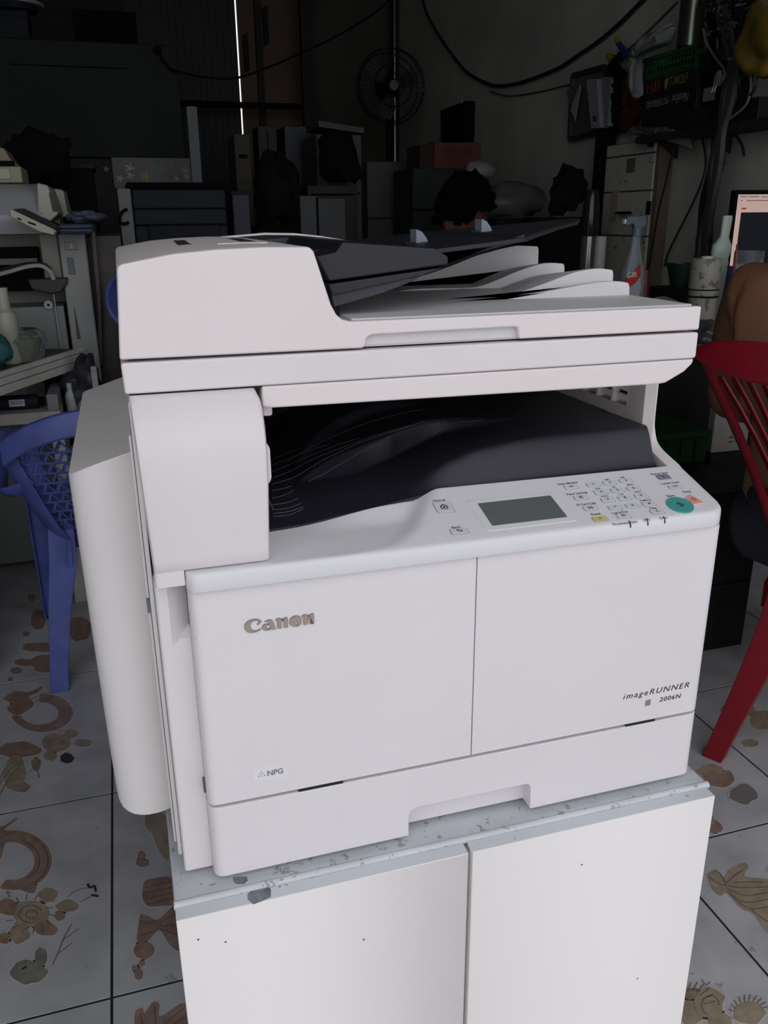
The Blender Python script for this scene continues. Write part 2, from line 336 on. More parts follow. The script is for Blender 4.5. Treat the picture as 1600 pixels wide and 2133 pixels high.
# ================================================================== PHOTOCOPIER
cop = thing('photocopier', 'large off-white office photocopier with black output tray standing on the white cabinet', 'photocopier', (.26, .26, 0))
W = .544
chassis = MB().box(.004, W - .003, .03, .50, .004, .322).build('chassis', WHITE, cop, bevel=.003)
# paper drawer with its grip notch
dp = rpoly([(0, 0), (W, 0), (W, .40), (0, .40)], [.012, .012, 0, 0])
dr = MB().prism(dp, 'z', .001, .0825).build('paper_drawer', WHITE2, cop, bevel=.0012)
cut(dr, MB().prism(rpoly([(.2004, -.02), (.2004, .0345), (.3385, .0345), (.3404, -.02)], [0, .012, .007, 0]), 'y', -.02, .0185))
MB().prism([(.2015, .002), (.2015, .0338), (.337, .0338), (.337, .002)], 'y', .0183, .0195).build('grip_recess', WHITE2, dr)
# front doors
xs = .268
def door(poly, nm='front_door'): return MB().prism(poly, 'z', .0862, .3075).build(nm, WHITE2, cop, bevel=.0012)
dl = door(rpoly([(0, 0), (xs - .0006, 0), (xs - .0006, .022), (0, .022)], [.012, .0005, 0, 0]))
drr = door(rpoly([(xs + .0006, 0), (W, 0), (W, .026), (xs + .0006, .026)], [.0005, .012, 0, 0]))
MB().box(.01, W - .012, .012, .03, .081, .0875).build('door_gap', mat('gap_grey', (.22, .22, .235), .7), cop)
for a, b in ((.0873, .1316), (.4514, .4876)): MB().box(a, b, .0006, .012, .0826, .0860).build('slot', GAP, cop)
MB().box(xs - .003, xs + .003, .004, .02, .087, .308).build('door_gap', GAP, cop)
for z in (.283, .2735, .264): MB().lathe([(.0001, -.0009), (.0011, -.0006), (.0013, 0.0002)], (.0055, .0005, z), 10, 'y').build('dimple', WHITE2, dl)
# badge: maker's wordmark traced in the door plane
def crop(u0, v0, s):
    def f(x, y, h):
        p = on(u0 + x / s, v0 - y / s, 1, -.0003); return Vector((p.x, -.0002 - h, p.z))
    return f
def neg(L): return [(x, -y) for x, y in L]
def B(L, n=5):
    q = spline([(x, y, 0) for x, y in L] + [(L[0][0], L[0][1], 0)], n)[:-1]; return [(p.x, p.y) for p in q]
glyphs = [
 [B([(472, 395), (440, 370), (380, 358), (310, 370), (250, 402), (217, 450), (218, 505), (250, 545), (300, 565), (365, 560), (425, 535), (462, 508), (455, 500), (420, 522), (370, 535), (330, 520), (305, 490), (300, 450), (318, 412), (355, 388), (400, 380), (432, 385), (425, 405), (404, 440), (412, 448), (440, 425)], 4)],
 [[(512, 400), (545, 382), (590, 365), (620, 368), (645, 395), (662, 440), (686, 508), (632, 518), (622, 508), (600, 520), (560, 532), (515, 528), (484, 505), (480, 475), (495, 450), (530, 432), (575, 428), (592, 425), (578, 400), (555, 396)],
  [(548, 452), (590, 450), (608, 476), (590, 500), (560, 505), (538, 480)]],
 [[(676, 378), (700, 350), (745, 342), (775, 352), (768, 368), (812, 345), (850, 325), (866, 345), (872, 482), (812, 488), (805, 378), (795, 360), (770, 378), (775, 496), (714, 502), (708, 385), (690, 370)]],
 [B([(895, 400), (910, 350), (955, 315), (1010, 305), (1055, 325), (1076, 370), (1070, 425), (1035, 460), (980, 470), (925, 458), (900, 430)], 4),
  [(950, 335), (970, 328), (1018, 440), (998, 452)]],
 [[(1072, 322), (1100, 296), (1140, 286), (1176, 296), (1170, 312), (1210, 288), (1245, 268), (1262, 285), (1266, 425), (1206, 432), (1202, 312), (1190, 302), (1170, 320), (1171, 438), (1110, 444), (1104, 325), (1088, 315)]]]
for g in glyphs:
    fill('badge_letter', [neg(l) for l in g], crop(480, 1240, 7.273), GOLDE, dl, ext=.0009)
    def shrink(L):
        a = sum(L[i][0] * L[(i + 1) % len(L)][1] - L[(i + 1) % len(L)][0] * L[i][1] for i in range(len(L))); s = 1 if a > 0 else -1; out = []
        for i, p in enumerate(L):
            t = Vector((L[(i + 1) % len(L)][0] - L[i - 1][0], L[(i + 1) % len(L)][1] - L[i - 1][1])); t = t.normalized() if t.length else Vector((1, 0)); out.append((p[0] - t.y * s * 3.4 * sg, p[1] + t.x * s * 3.4 * sg))
        return out
    LL = []
    for k, l in enumerate(g):
        sg = 1 if k == 0 else -1; LL.append(neg(shrink(l)))
    f0 = crop(480, 1240, 7.273)
    fill('badge_letter', LL, lambda x, y, h: f0(x, y, h) + Vector((0, -.0009, 0)), GOLD, dl, ext=.0002)
UX = Vector((1, 0, 0)); UZ = Vector((0, 0, 1))
# model lettering
mid = on(1369, 1441, 1, 0); text('imageRUNNER', .0068, (mid.x - .001, -.0001, .1218), UX, UZ, INK, drr, width=.0825, shear=.25, sp=1.25, bold=-.004)
text('2006N', .0054, (.5035, -.0001, .1094), UX, UZ, INK, drr, width=.0275, shear=.2, sp=1.15)
MB().box(.4722, .4785, -.0005, .0002, .1053, .1122).build('square_mark', INKG, drr)
MB().prism(rpoly([(.0437, .1055), (.0437, .1195), (.0770, .1165), (.0770, .1030)], .0015), 'y', -.0003, .0001).build('sticker', mat('sticker_white', (.74, .735, .75), .4), dl)
text('NPG', .0058, (.0652, -.0004, .1114), UX, UZ, INKG, dl, width=.0150, bold=.012)
for dx, dz in ((0, .0035), (-.0014, .0012), (.0014, .0012), (-.0028, -.0012), (0, -.0012), (.0028, -.0012)):
    MB().lathe([(.0006, -.0002), (.0006, .0001)], (.0520 + dx, -.0003, .1112 + dz), 8, 'y').build('dot', INKG, dl)
# left column with grip hollow
colm = MB().prism(rpoly([(-.0275, .018), (.0, .018), (.0, .06), (-.0275, .06)], [.004, .001, 0, 0]), 'z', .002, .3145).build('side_column', WHITE, cop, bevel=.0008)
cut(colm, MB().add([(-.0165, .0100, .2515), (.004, .0100, .2515), (.004, .034, .268), (-.0165, .0185, .2515), (-.0165, .0100, .312), (.004, .0100, .312), (.004, .036, .312), (-.0165, .0185, .312)],
    [[0, 1, 2, 3], [4, 7, 6, 5], [0, 4, 5, 1], [1, 5, 6, 2], [2, 6, 7, 3], [3, 7, 4, 0]]))
MB().box(-.0020, .0005, .012, .024, .094, .108).build('hinge', mat('hinge_grey', (.10, .10, .12), .5), cop)
# thin side panels between column and side cover
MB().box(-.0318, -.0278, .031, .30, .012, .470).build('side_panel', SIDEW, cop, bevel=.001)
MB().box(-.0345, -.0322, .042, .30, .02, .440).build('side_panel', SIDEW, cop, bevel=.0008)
MB().box(-.0350, -.0320, .036, .044, .278, .290).build('latch', mat('latch_blue_grey', (.13, .15, .22), .5), cop)
# exit tower (upper left front cover)
secs = []
for z, yf in ((.3286, .0035), (.331, .0015), (.34, .0005), (.40, .0005), (.425, .0010), (.437, .0026), (.446, .0056), (.453, .0095), (.460, .0145), (.467, .0205), (.472, .0262), (.4752, .0310)):
    xl = -.0262 - .0048 * (z - .3286) / .147; xr = .0728 + .0030 * smooth((z - .33) / .09) - .004 * smooth((z - .462) / .016); r = .005
    secs.append([Vector((xl, yf + r, z)), Vector((xl + r * .3, yf + r * .3, z)), Vector((xl + r, yf, z)), Vector((.02, yf, z)), Vector((xr - r, yf, z)), Vector((xr - r * .3, yf + r * .3, z)), Vector((xr, yf + r, z)), Vector((xr, .10, z)), Vector((xl, .10, z))])
tw = MB().loft(secs)
tw.prism(rpoly([(-.0262, .002), (-.0012, .002), (-.0012, .05), (-.0262, .05)], [.004, .001, 0, 0]), 'z', .3153, .3290)
tw.build('exit_cover', WHITE, cop, ang=40)
MB().prism(rpoly([(.02, .389), (.0705, .389), (.0795, .398), (.0795, .428), (.0705, .437), (.02, .437)], [0, .003, .004, .004, .003, 0]), 'y', .013, .05).build('exit_flange', WHITE, cop, bevel=.001)
MB().box(.08, .0885, .045, .07, .447, .470).build('stop_tab', WHITE, cop, bevel=.002)
# side cover bulging out on the left
pl = [(-.0330, .068), (-.040, .0642), (-.048, .0615), (-.058, .0600), (-.066, .0605), (-.073, .0625), (-.079, .0658), (-.084, .0700), (-.0872, .0752), (-.0888, .082), (-.0890, .09), (-.0890, .455), (-.086, .462), (-.033, .462)]
zb = lambda x: interp(x, [-.0895, -.088, -.0855, -.082, -.074, -.06, -.045, -.033], [.070, .0585, .0525, .0490, .0462, .0440, .0425, .0415])
zt = lambda x: interp(x, [-.0895, -.080, -.068, -.055, -.045, -.033], [.4010, .4065, .4120, .4160, .4182, .4195])
tap = lambda x, z: -.033 + (x + .033) * (1 - .09 * (1 - min(1, max(0, z / .4))) ** 1.5)
secs = []
for t in (0, .02, .06, .15, .3, .5, .7, .85, .93, .97, .985, .995, 1):
    row = []
    for x, y in pl:
        z = zb(x) * (1 - t) + zt(x) * t; row.append(Vector((tap(x, z), y, z)))
    secs.append(row)
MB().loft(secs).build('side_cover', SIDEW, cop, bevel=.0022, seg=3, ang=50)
# ---- control panel: ledge on the left, sloped panel on the right
SL = .29; Z0 = .3262
def zp(x, y):
    xc = interp(y, [-.01, 0, .006, .03, .06, .085], [.150, .168, .190, .212, .228, .246])
    k = smooth((x - xc) / .030 + .5)
    led = .3270 + .055 * y + .010 * smooth((y - .05) / .04) * smooth((x - .1) / .1); return led * (1 - k) + (Z0 + SL * y + .0006) * k
nx, ny = 110, 26; V = []; F = []
for i in range(nx + 1):
    x = -.0005 + (W + .001) * i / nx
    rr = .020; yf = -.0055
    if x > W - rr: yf += rr - math.sqrt(max(0, rr * rr - (x - (W - rr)) ** 2))
    if x < .008: yf += .008 - math.sqrt(max(0, .008 ** 2 - (.008 - x) ** 2))
    yb = interp(x, [0, .075, .16, .22, .25, W], [.062, .066, .076, .082, .0835, .0805])
    col_ = [Vector((x, yf + .003, .3092)), Vector((x, yf + .0005, .3096)), Vector((x, yf, .3110))]
    for j in range(ny + 1):
        y = yf + (yb - yf) * (j / ny) ** 1.3; d = y - yf; e = .0045
        drop = e - math.sqrt(max(0, e * e - (e - d) ** 2)) if d < e else 0
        if j == 0: drop = e
        dr_ = W + .0005 - x; 
        if dr_ < .003: drop = max(drop, .003 - math.sqrt(max(0, .003 ** 2 - (.003 - dr_) ** 2)))
        col_.append(Vector((x, y, zp(x, y) - drop)))
    col_ += [Vector((x, yb, .310))]
    V += col_
m_ = len(V) // (nx + 1)
for i in range(nx):
    for j in range(m_):
        a = i * m_ + j; b = i * m_ + (j + 1) % m_; F.append([a, b, b + m_, a + m_])
F += [list(range(m_)), [nx * m_ + j for j in range(m_)][::-1]]
cp = mo('control_panel', V, F, PANELW, cop, ang=50)
PN = Vector((0, -SL, 1)).normalized(); PV = Vector((0, 1, SL)).normalized(); PO = Vector((0, 0, Z0 + .0006))
def P2(u, v): return on_plane(u, v, PO, PN)
def on_pan(lx, ly, o, h): return Vector(o) + Vector((1, 0, 0)) * lx + PV * ly + PN * h
def plate(name, o, poly, h0, h1, m, bevel=.0003):
    n = len(poly); V = [on_pan(x, y, o, h0) for x, y in poly] + [on_pan(x, y, o, h1) for x, y in poly]
    return mo(name, V, [list(range(n))[::-1], list(range(n, 2 * n))] + [[i, (i + 1) % n, n + (i + 1) % n, n + i] for i in range(n)], m, cp, bevel=bevel)
KEYM = mat('key_grey', (.62, .635, .67), .4); KEYG = mat('key_outline', (.27, .28, .31), .5)
def key(u, v, w_, h_, m=KEYM, r=.0022, s=None, ssz=.0034, rim=KEYG, sk=.0012):
    o = P2(u, v); q = [(-w_ / 2 - 0, h_ / 2), (w_ / 2, h_ / 2), (w_ / 2, -h_ / 2), (-w_ / 2, -h_ / 2)]; e = .0006
    plate('key_rim', o, rpoly([(-w_ / 2 - e, h_ / 2 + e), (w_ / 2 + e, h_ / 2 + e), (w_ / 2 + e, -h_ / 2 - e), (-w_ / 2 - e, -h_ / 2 - e)], r), -.0003, .0002, rim, 0)
    plate('key', o, rpoly(q, r), -.0003, .0009, m)
    if s: text(s, ssz, o + PN * .00095, UX, PV, INK, cp, 'key_print', ext=.0001)
keys = {'1': (1236, 1010), '2': (1270, 1006.5), '3': (1304, 1002), '4': (1252, 1026), '5': (1286, 1022), '6': (1319.5, 1018), '7': (1266.5, 1042), '8': (1301.7, 1038), '9': (1335.7, 1033.6), '*': (1282, 1058), '0': (1317.6, 1054), '#': (1352, 1050), 'C': (1369, 1066), 'ID': (1299, 1075)}
for s, (u, v) in keys.items(): key(u, v, .0145, .0068, s=s)
for u, v in ((1189.6, 1015), (1209.8, 1037), (1229.7, 1058.8)):
    key(u, v, .0145, .0068)
for s, u, v in (('<>', 1189.6, 1015), ('[/]', 1209.8, 1037), ('[o]', 1229.7, 1058.8)): text(s, .0030, P2(u, v) + PN * .00095, UX, PV, INK, cp, 'key_print', ext=.0001, bold=.02)
key(1250, 1081, .0155, .0068, mat('key_yellow', (.60, .50, .20), .45), s='//', ssz=.0034)
key(1382, 994, .0150, .0085, mat('key_dark_grey', (.22, .23, .26), .45), s='(', ssz=.004)
key(1406, 1014.6, .0145, .0062, s='123', ssz=.0028)
o = P2(924.6, 1057); key(924.6, 1057, .0175, .0175, r=.0025)
hx = [(-.0045, .0005), (0, .0048), (.0045, .0005), (.0035, .0005), (.0035, -.004), (-.0035, -.004), (-.0035, .0005)]
hi = [(-.0025, .0006), (0, .0032), (.0025, .0006), (.0025, -.003), (-.0025, -.003)]
fill('key_print', [hx, hi], lambda x, y, h: on_pan(x, y, o, .00095 + h), INK, cp, ext=.0001)
fill('key_print', [[(-.0012, -.002), (.0012, -.002), (.0012, .0008), (-.0012, .0008)]], lambda x, y, h: on_pan(x, y, o, .00095 + h), INK, cp, ext=.0001)
ob = P2(957, 1107); key(957, 1107, .0170, .0080, r=.0025)
fill('key_print', [[(-.003, .0012), (-.0008, .0028), (-.0008, .0016), (.002, .0014), (.0032, -.0002), (.002, -.0018), (-.0015, -.0018), (-.0015, -.0010), (.0016, -.0010), (.0022, -.0002), (.0014, .0007), (-.0008, .0008), (-.0008, -.0003)]], lambda x, y, h: on_pan(x, y, ob, .00095 + h), INK, cp, ext=.0001)
leg = [('Status Monitor', 1183, 1007, .0235, .0033), ('Paper Settings', 1202, 1028, .0235, .0033), ('ID Card Copy', 1221.7, 1050, .0215, .0033), ('Reset', 1241.6, 1071, .0105, .0036), ('Log In/Out', 1291.5, 1067.4, .018, .0033), ('Clear', 1360.6, 1058.4, .0085, .0032), ('Energy Saver', 1374, 986.4, .021, .0033), ('Counter Check', 1395.5, 1006.3, .023, .0033), ('Start', 1397.4, 1033, .0098, .0038), ('Stop', 1430.7, 1024.3, .0095, .0038), ('Processing/Data', 1302.5, 1089.6, .0265, .0034), ('(y)', 1347.5, 1082.8, .0062, .0036), ('Error', 1383, 1079.0, .0085, .0034), ('Home', 915, 1042.6, .0125, .0038), ('Back', 950.5, 1098.6, .0088, .0034)]
leg += [(s, u, v, wd, .0024) for s, u, v, wd in (('ABC', 1264.5, 999.4, .0055), ('DEF', 1297, 995, .0052), ('GHI', 1245, 1018.4, .0055), ('JKL', 1279.6, 1014.4, .0045), ('MNO', 1313, 1010, .0072), ('PQRS', 1259.7, 1034, .008), ('TUV', 1294.6, 1030.2, .0065), ('WXYZ', 1329, 1025.2, .0085), ('SYMBOLS', 1344.5, 1042.4, .0130))]
for s, u, v, wd, sz in leg: text(s, sz, P2(u, v), UX, PV, INK, cp, 'key_legend', ext=.00005, width=wd, bold=.008)
# start and stop keys
oS = P2(1416.4, 1053); TEAL = mat('start_key_teal', (.06, .33, .31), .42); PINK = mat('stop_key_pink', (.72, .33, .28), .45)
plate('start_key', oS, [(.0140 * math.cos(a), .0140 * math.sin(a)) for a in np.arange(0, 2 * PI, PI / 16)], -.001, .0014, TEAL, .0006)
dm = [(-.0042, .0012), (0, .0045), (.0042, -.0008), (0, -.0042)]; di = [(-.0030, .0008), (-.0002, .0031), (.0030, -.0006), (.0002, -.0030)]
fill('key_print', [dm, di], lambda x, y, h: on_pan(x, y, oS, .00145 + h), INK, cp, ext=.0001)
fill('key_print', [[(-.0006, -.0032), (.0006, -.0032), (.0006, .0032), (-.0006, .0032)]], lambda x, y, h: on_pan(x, y, oS, .00145 + h), INK, cp, ext=.0001)
fill('key_print', [[(-.0092 + .0008 * math.cos(a), .0052 + .0008 * math.sin(a)) for a in np.arange(0, 6.28, .7)]], lambda x, y, h: on_pan(x, y, oS, .00145 + h), INK, cp, ext=.0001)
pp = [P2(*q) for q in ((1436, 1031), (1465.5, 1047.5), (1441, 1051.5), (1437.5, 1044.5), (1425, 1041))]
oP = P2(1445, 1041); pp = [((p - oP).x, (p - oP).dot(PV)) for p in pp]
plate('stop_key', oP, rpoly(pp, .0006), -.001, .0010, PINK, .0003)
ci = [(.0028 * math.cos(a), .0028 * math.sin(a)) for a in np.arange(0, 6.28, .5)]; cj = [(.0022 * math.cos(a), .0022 * math.sin(a)) for a in np.arange(0, 6.28, .5)]
RED = mat('stop_print_red', (.35, .06, .05), .5)
fill('key_print', [ci, cj], lambda x, y, h: on_pan(x, y, oP, .00105 + h), RED, cp, ext=.0001)
fill('key_print', [[(-.002, .0012), (-.0014, .0018), (.002, -.0012), (.0014, -.0018)]], lambda x, y, h: on_pan(x, y, oP, .00105 + h), RED, cp, ext=.0001)
# indicator lights on the front edge
for u in (1320.5, 1357, 1392.5):
    p = P2(u, 1096.5 - (u - 1320) * .126); x = p.x
    MB().tube([(x, -.0016, Z0 - .0002), (x + .0003, -.0030, Z0 - .0013), (x + .0004, -.0046, Z0 - .0034), (x, -.0056, Z0 - .0060)], .0008, 6).build('indicator_light', mat('indicator_dark', (.01, .01, .012), .25), cp)
# touch screen in its shallow bezel
q = [P2(*a) for a in ((994, 1050.5), (1144.3, 1033.5), (1184, 1078), (1026.6, 1096))]
cx = sum(a.x for a in q) / 4; oL = sum(q, Vector()) / 4
hw = ((q[1].x - q[0].x) + (q[2].x - q[3].x)) / 4; hh = ((q[0] - q[3]).dot(PV) + (q[1] - q[2]).dot(PV)) / 4
plate('screen_bezel', oL, rpoly([(-hw - .010, hh + .007), (hw + .010, hh + .007), (hw + .008, -hh - .007), (-hw - .008, -hh - .007)], .004), -.0008, .0006, PANELW, .0006)
plate('touch_screen', oL, rpoly([(-hw, hh), (hw, hh), (hw, -hh), (-hw, -hh)], .0008), -.0002, .0010, mat('screen_grey', (.115, .13, .135), .22), .0001)
# ---- output tray: sculpted height field
def dens(L): return [tuple(p) for p in spline(L, 8)]
XLc = [.132, .184, .229, .272, .317, .368]; YLc = [.172, .167, .190, .217, .228, .192]; ZLc = [.344, .347, .351, .357, .368, .386]
_up = dens(sorted([(p.x, p.y, p.z) for p in (on(u, v, 2, z) for u, v, z in ((620, 1003, .3445), (650, 980, .3535), (680, 960, .3605), (720, 941, .3670), (760, 925, .3725), (830, 900, .3805), (900, 885, .3850), (1010, 877, .3895)))]))
_lo = dens([(a, b, c) for a, b, c in zip(XLc, YLc, ZLc)]); XLc = [q[0] for q in _lo]; YLc = [q[1] for q in _lo]; ZLc = [q[2] for q in _lo]
_u2 = sorted([(p.x, p.y) for p in (on(u, v, 2, .374) for u, v in ((600, 945), (640, 910), (700, 880), (780, 862), (880, 853)))])
def tray_z(x, y):
    edge = interp(x, [.07, .12, .20, .25, .35, .515], [.3325, .333, .340, .3465, .3495, .350]); ye = interp(x, [.07, .16, .22, .25, .515], [.066, .077, .083, .0845, .0835])
    yl = interp(x, XLc, YLc); zl = interp(x, [.07] + XLc + [.40], [.340] + ZLc + [.3895])
    yu = max(interp(x, [q[0] for q in _up], [q[1] for q in _up]), yl + .004) if x < .40 else yl + .006
    zu = interp(x, [.07] + [q[0] for q in _up] + [.41], [.341] + [q[2] for q in _up] + [.390])
    zr = interp(x, [.22, .25, .276, .308, .354, .397, .515], [.346, .358, .372, .382, .388, .3895, .390]); yr = interp(x, [.20, .276, .354, .397, .515], [.115, .104, .106, .110, .113])
    rw = smooth((x - .215) / .05)
    if y <= yr: z = edge + (zr - edge) * smooth((y - ye) / (yr - ye)) * rw + (1 - rw) * (zl - edge) * smooth((y - ye) / (yl - ye))
    elif y <= yl: a = zr + (zl - zr) * smooth((y - yr) / max(.01, yl - yr)); b = edge + (zl - edge) * smooth((y - ye) / (yl - ye)); z = a * rw + b * (1 - rw)
    elif y <= yu: t = (y - yl) / (yu - yl); z = zl + (zu - zl) * t ** 1.25
    else:
        z = zu - .007 * smooth((y - yu) / .06) * smooth((x - .12) / .06) * (1 - smooth((x - .30) / .08))
        b2 = smooth((x - .12) / .06) * (1 - smooth((x - .26) / .12)); y2 = interp(x, [q[0] for q in _u2], [q[1] for q in _u2]); z += .013 * b2 * smooth((y - y2) / .012 + .5)
    return z
nx, ny = 170, 190; V = []; F = []
for i in range(nx + 1):
    x = .062 + (.516 - .062) * i / nx
    y0 = interp(x, [0, .075, .16, .22, .25, W], [.060, .065, .075, .081, .082, .079])
    for j in range(ny + 1):
        y = y0 + (.43 - y0) * j / ny; z = tray_z(x, y)
        V.append((x, y, z - (.008 if j == 0 else 0)))
for i in range(nx):
    for j in range(ny): a = i * (ny + 1) + j; F.append([a, a + 1, a + ny + 2, a + ny + 1])
tr = mo('output_tray', V, F, BLACKT, cop, ang=80)
def hit_tray(u, v):
    d = ray(u, v); p = Vector(CAM); lo = .5
    for k in range(1500):
        q = p + d * (lo + k * .0008)
        if .062 < q.x < .516 and .06 < q.y < .43 and q.z <= tray_z(q.x, q.y): return Vector((q.x, q.y, tray_z(q.x, q.y) + .0002))
    return None
def C1(L): return [(500 + a / 1.684, 760 + b / 1.684) for a, b in L]
ribs = [[(112, 420), (150, 408), (200, 390), (300, 330), (420, 275), (560, 228), (650, 205)], [(112, 398), (180, 372), (260, 330), (360, 290), (470, 250), (600, 212)],
        [(112, 376), (170, 352), (250, 318), (340, 282), (420, 258)], [(114, 352), (170, 330), (240, 303), (310, 280)], [(116, 330), (160, 312), (210, 296)],
        [(112, 442), (145, 436), (180, 426)], [(112, 468), (150, 460), (190, 440)], [(114, 492), (160, 485), (205, 470)], [(114, 510), (165, 504), (215, 487)], [(114, 522), (170, 516), (220, 500)], [(116, 533), (170, 528), (223, 506)],
        [(240, 410), (300, 380), (360, 345), (430, 305), (520, 262), (600, 236), (700, 214), (850, 200)], [(165, 340), (230, 300), (320, 255), (430, 210), (560, 172), (650, 155)]]
for L in ribs:
    pts = [hit_tray(u, v) for u, v in spline([(a, b, 0) for a, b in C1(L)], 6) and [(p.x, p.y) for p in spline([(a, b, 0) for a, b in C1(L)], 6)]]
    pts = [p for p in pts if p]
    if len(pts) > 3: MB().tube(pts, .00028, 5).build('rib_highlight_line', RIBM, tr)  # thin lines paint the scratches and edge highlights of the ribs
MB().tube([(.079, .10, .372), (.084, .085, .362), (.089, .073, .350)], .0009, 5).build('stopper_wire', DARKG, cop)
# inside walls of the tray opening
MB().box(.062, .544, .43, .50, .10, .4766).build('rear_body', WHITE, cop, bevel=.002)
MB().box(.064, .514, .427, .4305, .34, .4766).build('cavity_back', GAP, cop)
MB().box(-.026, .064, .10, .46, .10, .4755).build('left_body', WHITE, cop, bevel=.002)
MB().box(.0645, .0665, .10, .43, .34, .475).build('cavity_side', GAP, cop)
iw = MB().box(.515, .530, .118, .43, .345, .4750).build('inner_wall', mat('inner_wall_warm', (.50, .46, .45), .5, bump=.1, bscale=1500), cop, bevel=.001)
cut(iw, MB().box(.50, .5245, .150, .286, .4035, .470))
for k in range(5): y = .150 + .034 * k; MB().box(.5152, .5245, y - .0022, y + .0022, .4035, .470).build('vent_divider', WHITE, iw)
for k in range(4):
    for j in range(6):
        y = .1522 + .034 * k; z = .4035 + .0108 * j
        MB().box(.5195, .5250, y, y + .0298, z + .0045, z + .0108).build('vent_louver', WHITE, iw)
MB().box(.5240, .5249, .150, .286, .407, .471).build('vent_dark', GAP, iw)
ap = [(.135, .4745), (.1352, .42), (.1352, .388), (.1325, .376), (.1265, .3655), (.115, .3590), (.100, .3545), (.078, .3475), (.074, .335), (.45, .335), (.45, .4745)]
sa = [(p.x, p.y) for p in spline([(a, b, 0) for a, b in ap[:9]], 5)] + ap[9:]
MB().prism(sa, 'x', .5285, .5440).build('support_arm', WHITE, cop, bevel=.0012)
# ---- scanner housing and skirt
sc_ = MB().prism([(-.0335, .4768), (.5085, .4768), (.5092, .4795), (.5092, .5022), (-.0342, .5022)], 'y', .030, .485).build('scanner_housing', WHITE, cop, bevel=.0022, seg=3)
MB().prism([(.0782, .4762), (.0782, .4585), (.085, .4570), (.4690, .4532), (.478, .4540), (.4985, .4640), (.5065, .4712), (.5085, .4762)], 'y', .0312, .47).build('scanner_skirt', LIDW, cop, bevel=.0022, seg=3)
MB().box(-.030, .0775, .0335, .46, .4745, .4768).build('scanner_seam_shade', GAP, cop)  # near-black slab paints the shade in the seam under the scanner
# ---- document feeder lid
T = [(-.0346, .5048), (.168, .5040), (.1705, .5066), (.1712, .5125), (.176, .5148), (.309, .5158), (.3145, .5150), (.3158, .5048), (.5092, .5045), (.5092, .5272), (.1570, .5274), (.1500, .5290), (.1450, .5335), (.1405, .5420), (.1325, .5680), (.1272, .5850), (.1235, .5887), (.086, .5892), (.048, .5880), (.014, .5853), (-.008, .5815), (-.0255, .5785), (-.0290, .5760)]
bk = MB().prism(T, 'y', .0300, .0385).build('feeder_front_cover', LIDW, cop, bevel=.0022, seg=3, ang=40)
MB().box(.168, .319, .0375, .05, .5042, .5165).build('lid_grip', LIDW, cop)
MB().box(-.0325, .5075, .036, .485, .5046, .5262).build('feeder_lid', PANELR, cop, bevel=.002)
MB().box(-.028, .503, .045, .475, .502, .505).build('lid_gap', GAP, cop)
T2 = [(-.0340, .508), (.1300, .508), (.1290, .575), (.1255, .5875), (.122, .5886), (.086, .5893), (.048, .5881), (.014, .5854), (-.008, .5816), (-.0250, .5786), (-.0290, .5760)]
MB().prism(T2, 'y', .0380, .478).build('feeder_cover', LIDW, cop, bevel=.002, seg=3, ang=40)
# raised label recess on top of the cover
for (a, b, c_, d_), m in (((.030, .105, .20, .36), DARKG), ):
    V = []; 
    for x, y in ((a, c_), (b, c_), (b + .006, d_), (a + .006, d_)): V.append(Vector((x, y, interp(x, [.014, .048, .086, .122], [.5853, .588, .5892, .5885]) + .0004)))
    mo('cover_label', V + [v + Vector((0, 0, .0004)) for v in V], [[0, 1, 2, 3], [4, 7, 6, 5], [0, 4, 5, 1], [1, 5, 6, 2], [2, 6, 7, 3], [3, 7, 4, 0]], m, cop)
zt_ = lambda x: interp(x, [.014, .048, .086, .122], [.5853, .588, .5892, .5885]) + .001
MB().tube([(x, .145, zt_(x) - .0012) for x in (.062, .075, .09, .108)], .0012, 6).build('cover_handle', LIDW, cop)
# curved dark inner cover and rear rim of the feeder
zz = [(.118, .5880), (.16, .5905), (.20, .5895), (.235, .5855), (.265, .5805), (.287, .5765)]
MB().prism(zz + [(.287, .530), (.118, .530)], 'y', .30, .474).build('pickup_cover', DARKG, cop, bevel=.001, ang=40)
MB().prism([(.10, .5890), (.16, .5930), (.20, .5920), (.235, .5880), (.265, .5830), (.290, .5785), (.290, .53), (.10, .53)], 'y', .472, .482).build('rear_frame', LIDW, cop, bevel=.001, ang=40)
MB().prism([(.125, .583), (.150, .583), (.163, .5865), (.19, .583), (.19, .54), (.125, .54)], 'y', .12, .31).build('pickup_frame', DARKP, cop, bevel=.001)
# black side guide of the sheet feeder (seen from the front)
def side(pts, y=.07): return [(p.x, p.z) for p in (on(u, v, 1, y) for u, v in pts)]
MB().prism(side([(659, 534), (700, 525), (714, 504), (905, 517), (934, 534), (934, 551), (686, 586)], .060), 'y', .060, .32).build('feeder_side', DARKP, cop, bevel=.0015)
MB().prism(side([(684, 592), (930, 556), (880, 574), (693, 616)], .062), 'y', .062, .32).build('feeder_side', DARKP, cop, bevel=.001)
MB().prism(side([(690, 612), (885, 572), (850, 590), (800, 610), (696, 640)], .066), 'y', .066, .32).build('paper_flap', DARKG, cop, bevel=.0008)
MB().box(.142, .160, .08, .40, .527, .556).build('feeder_mouth', GAP, cop)
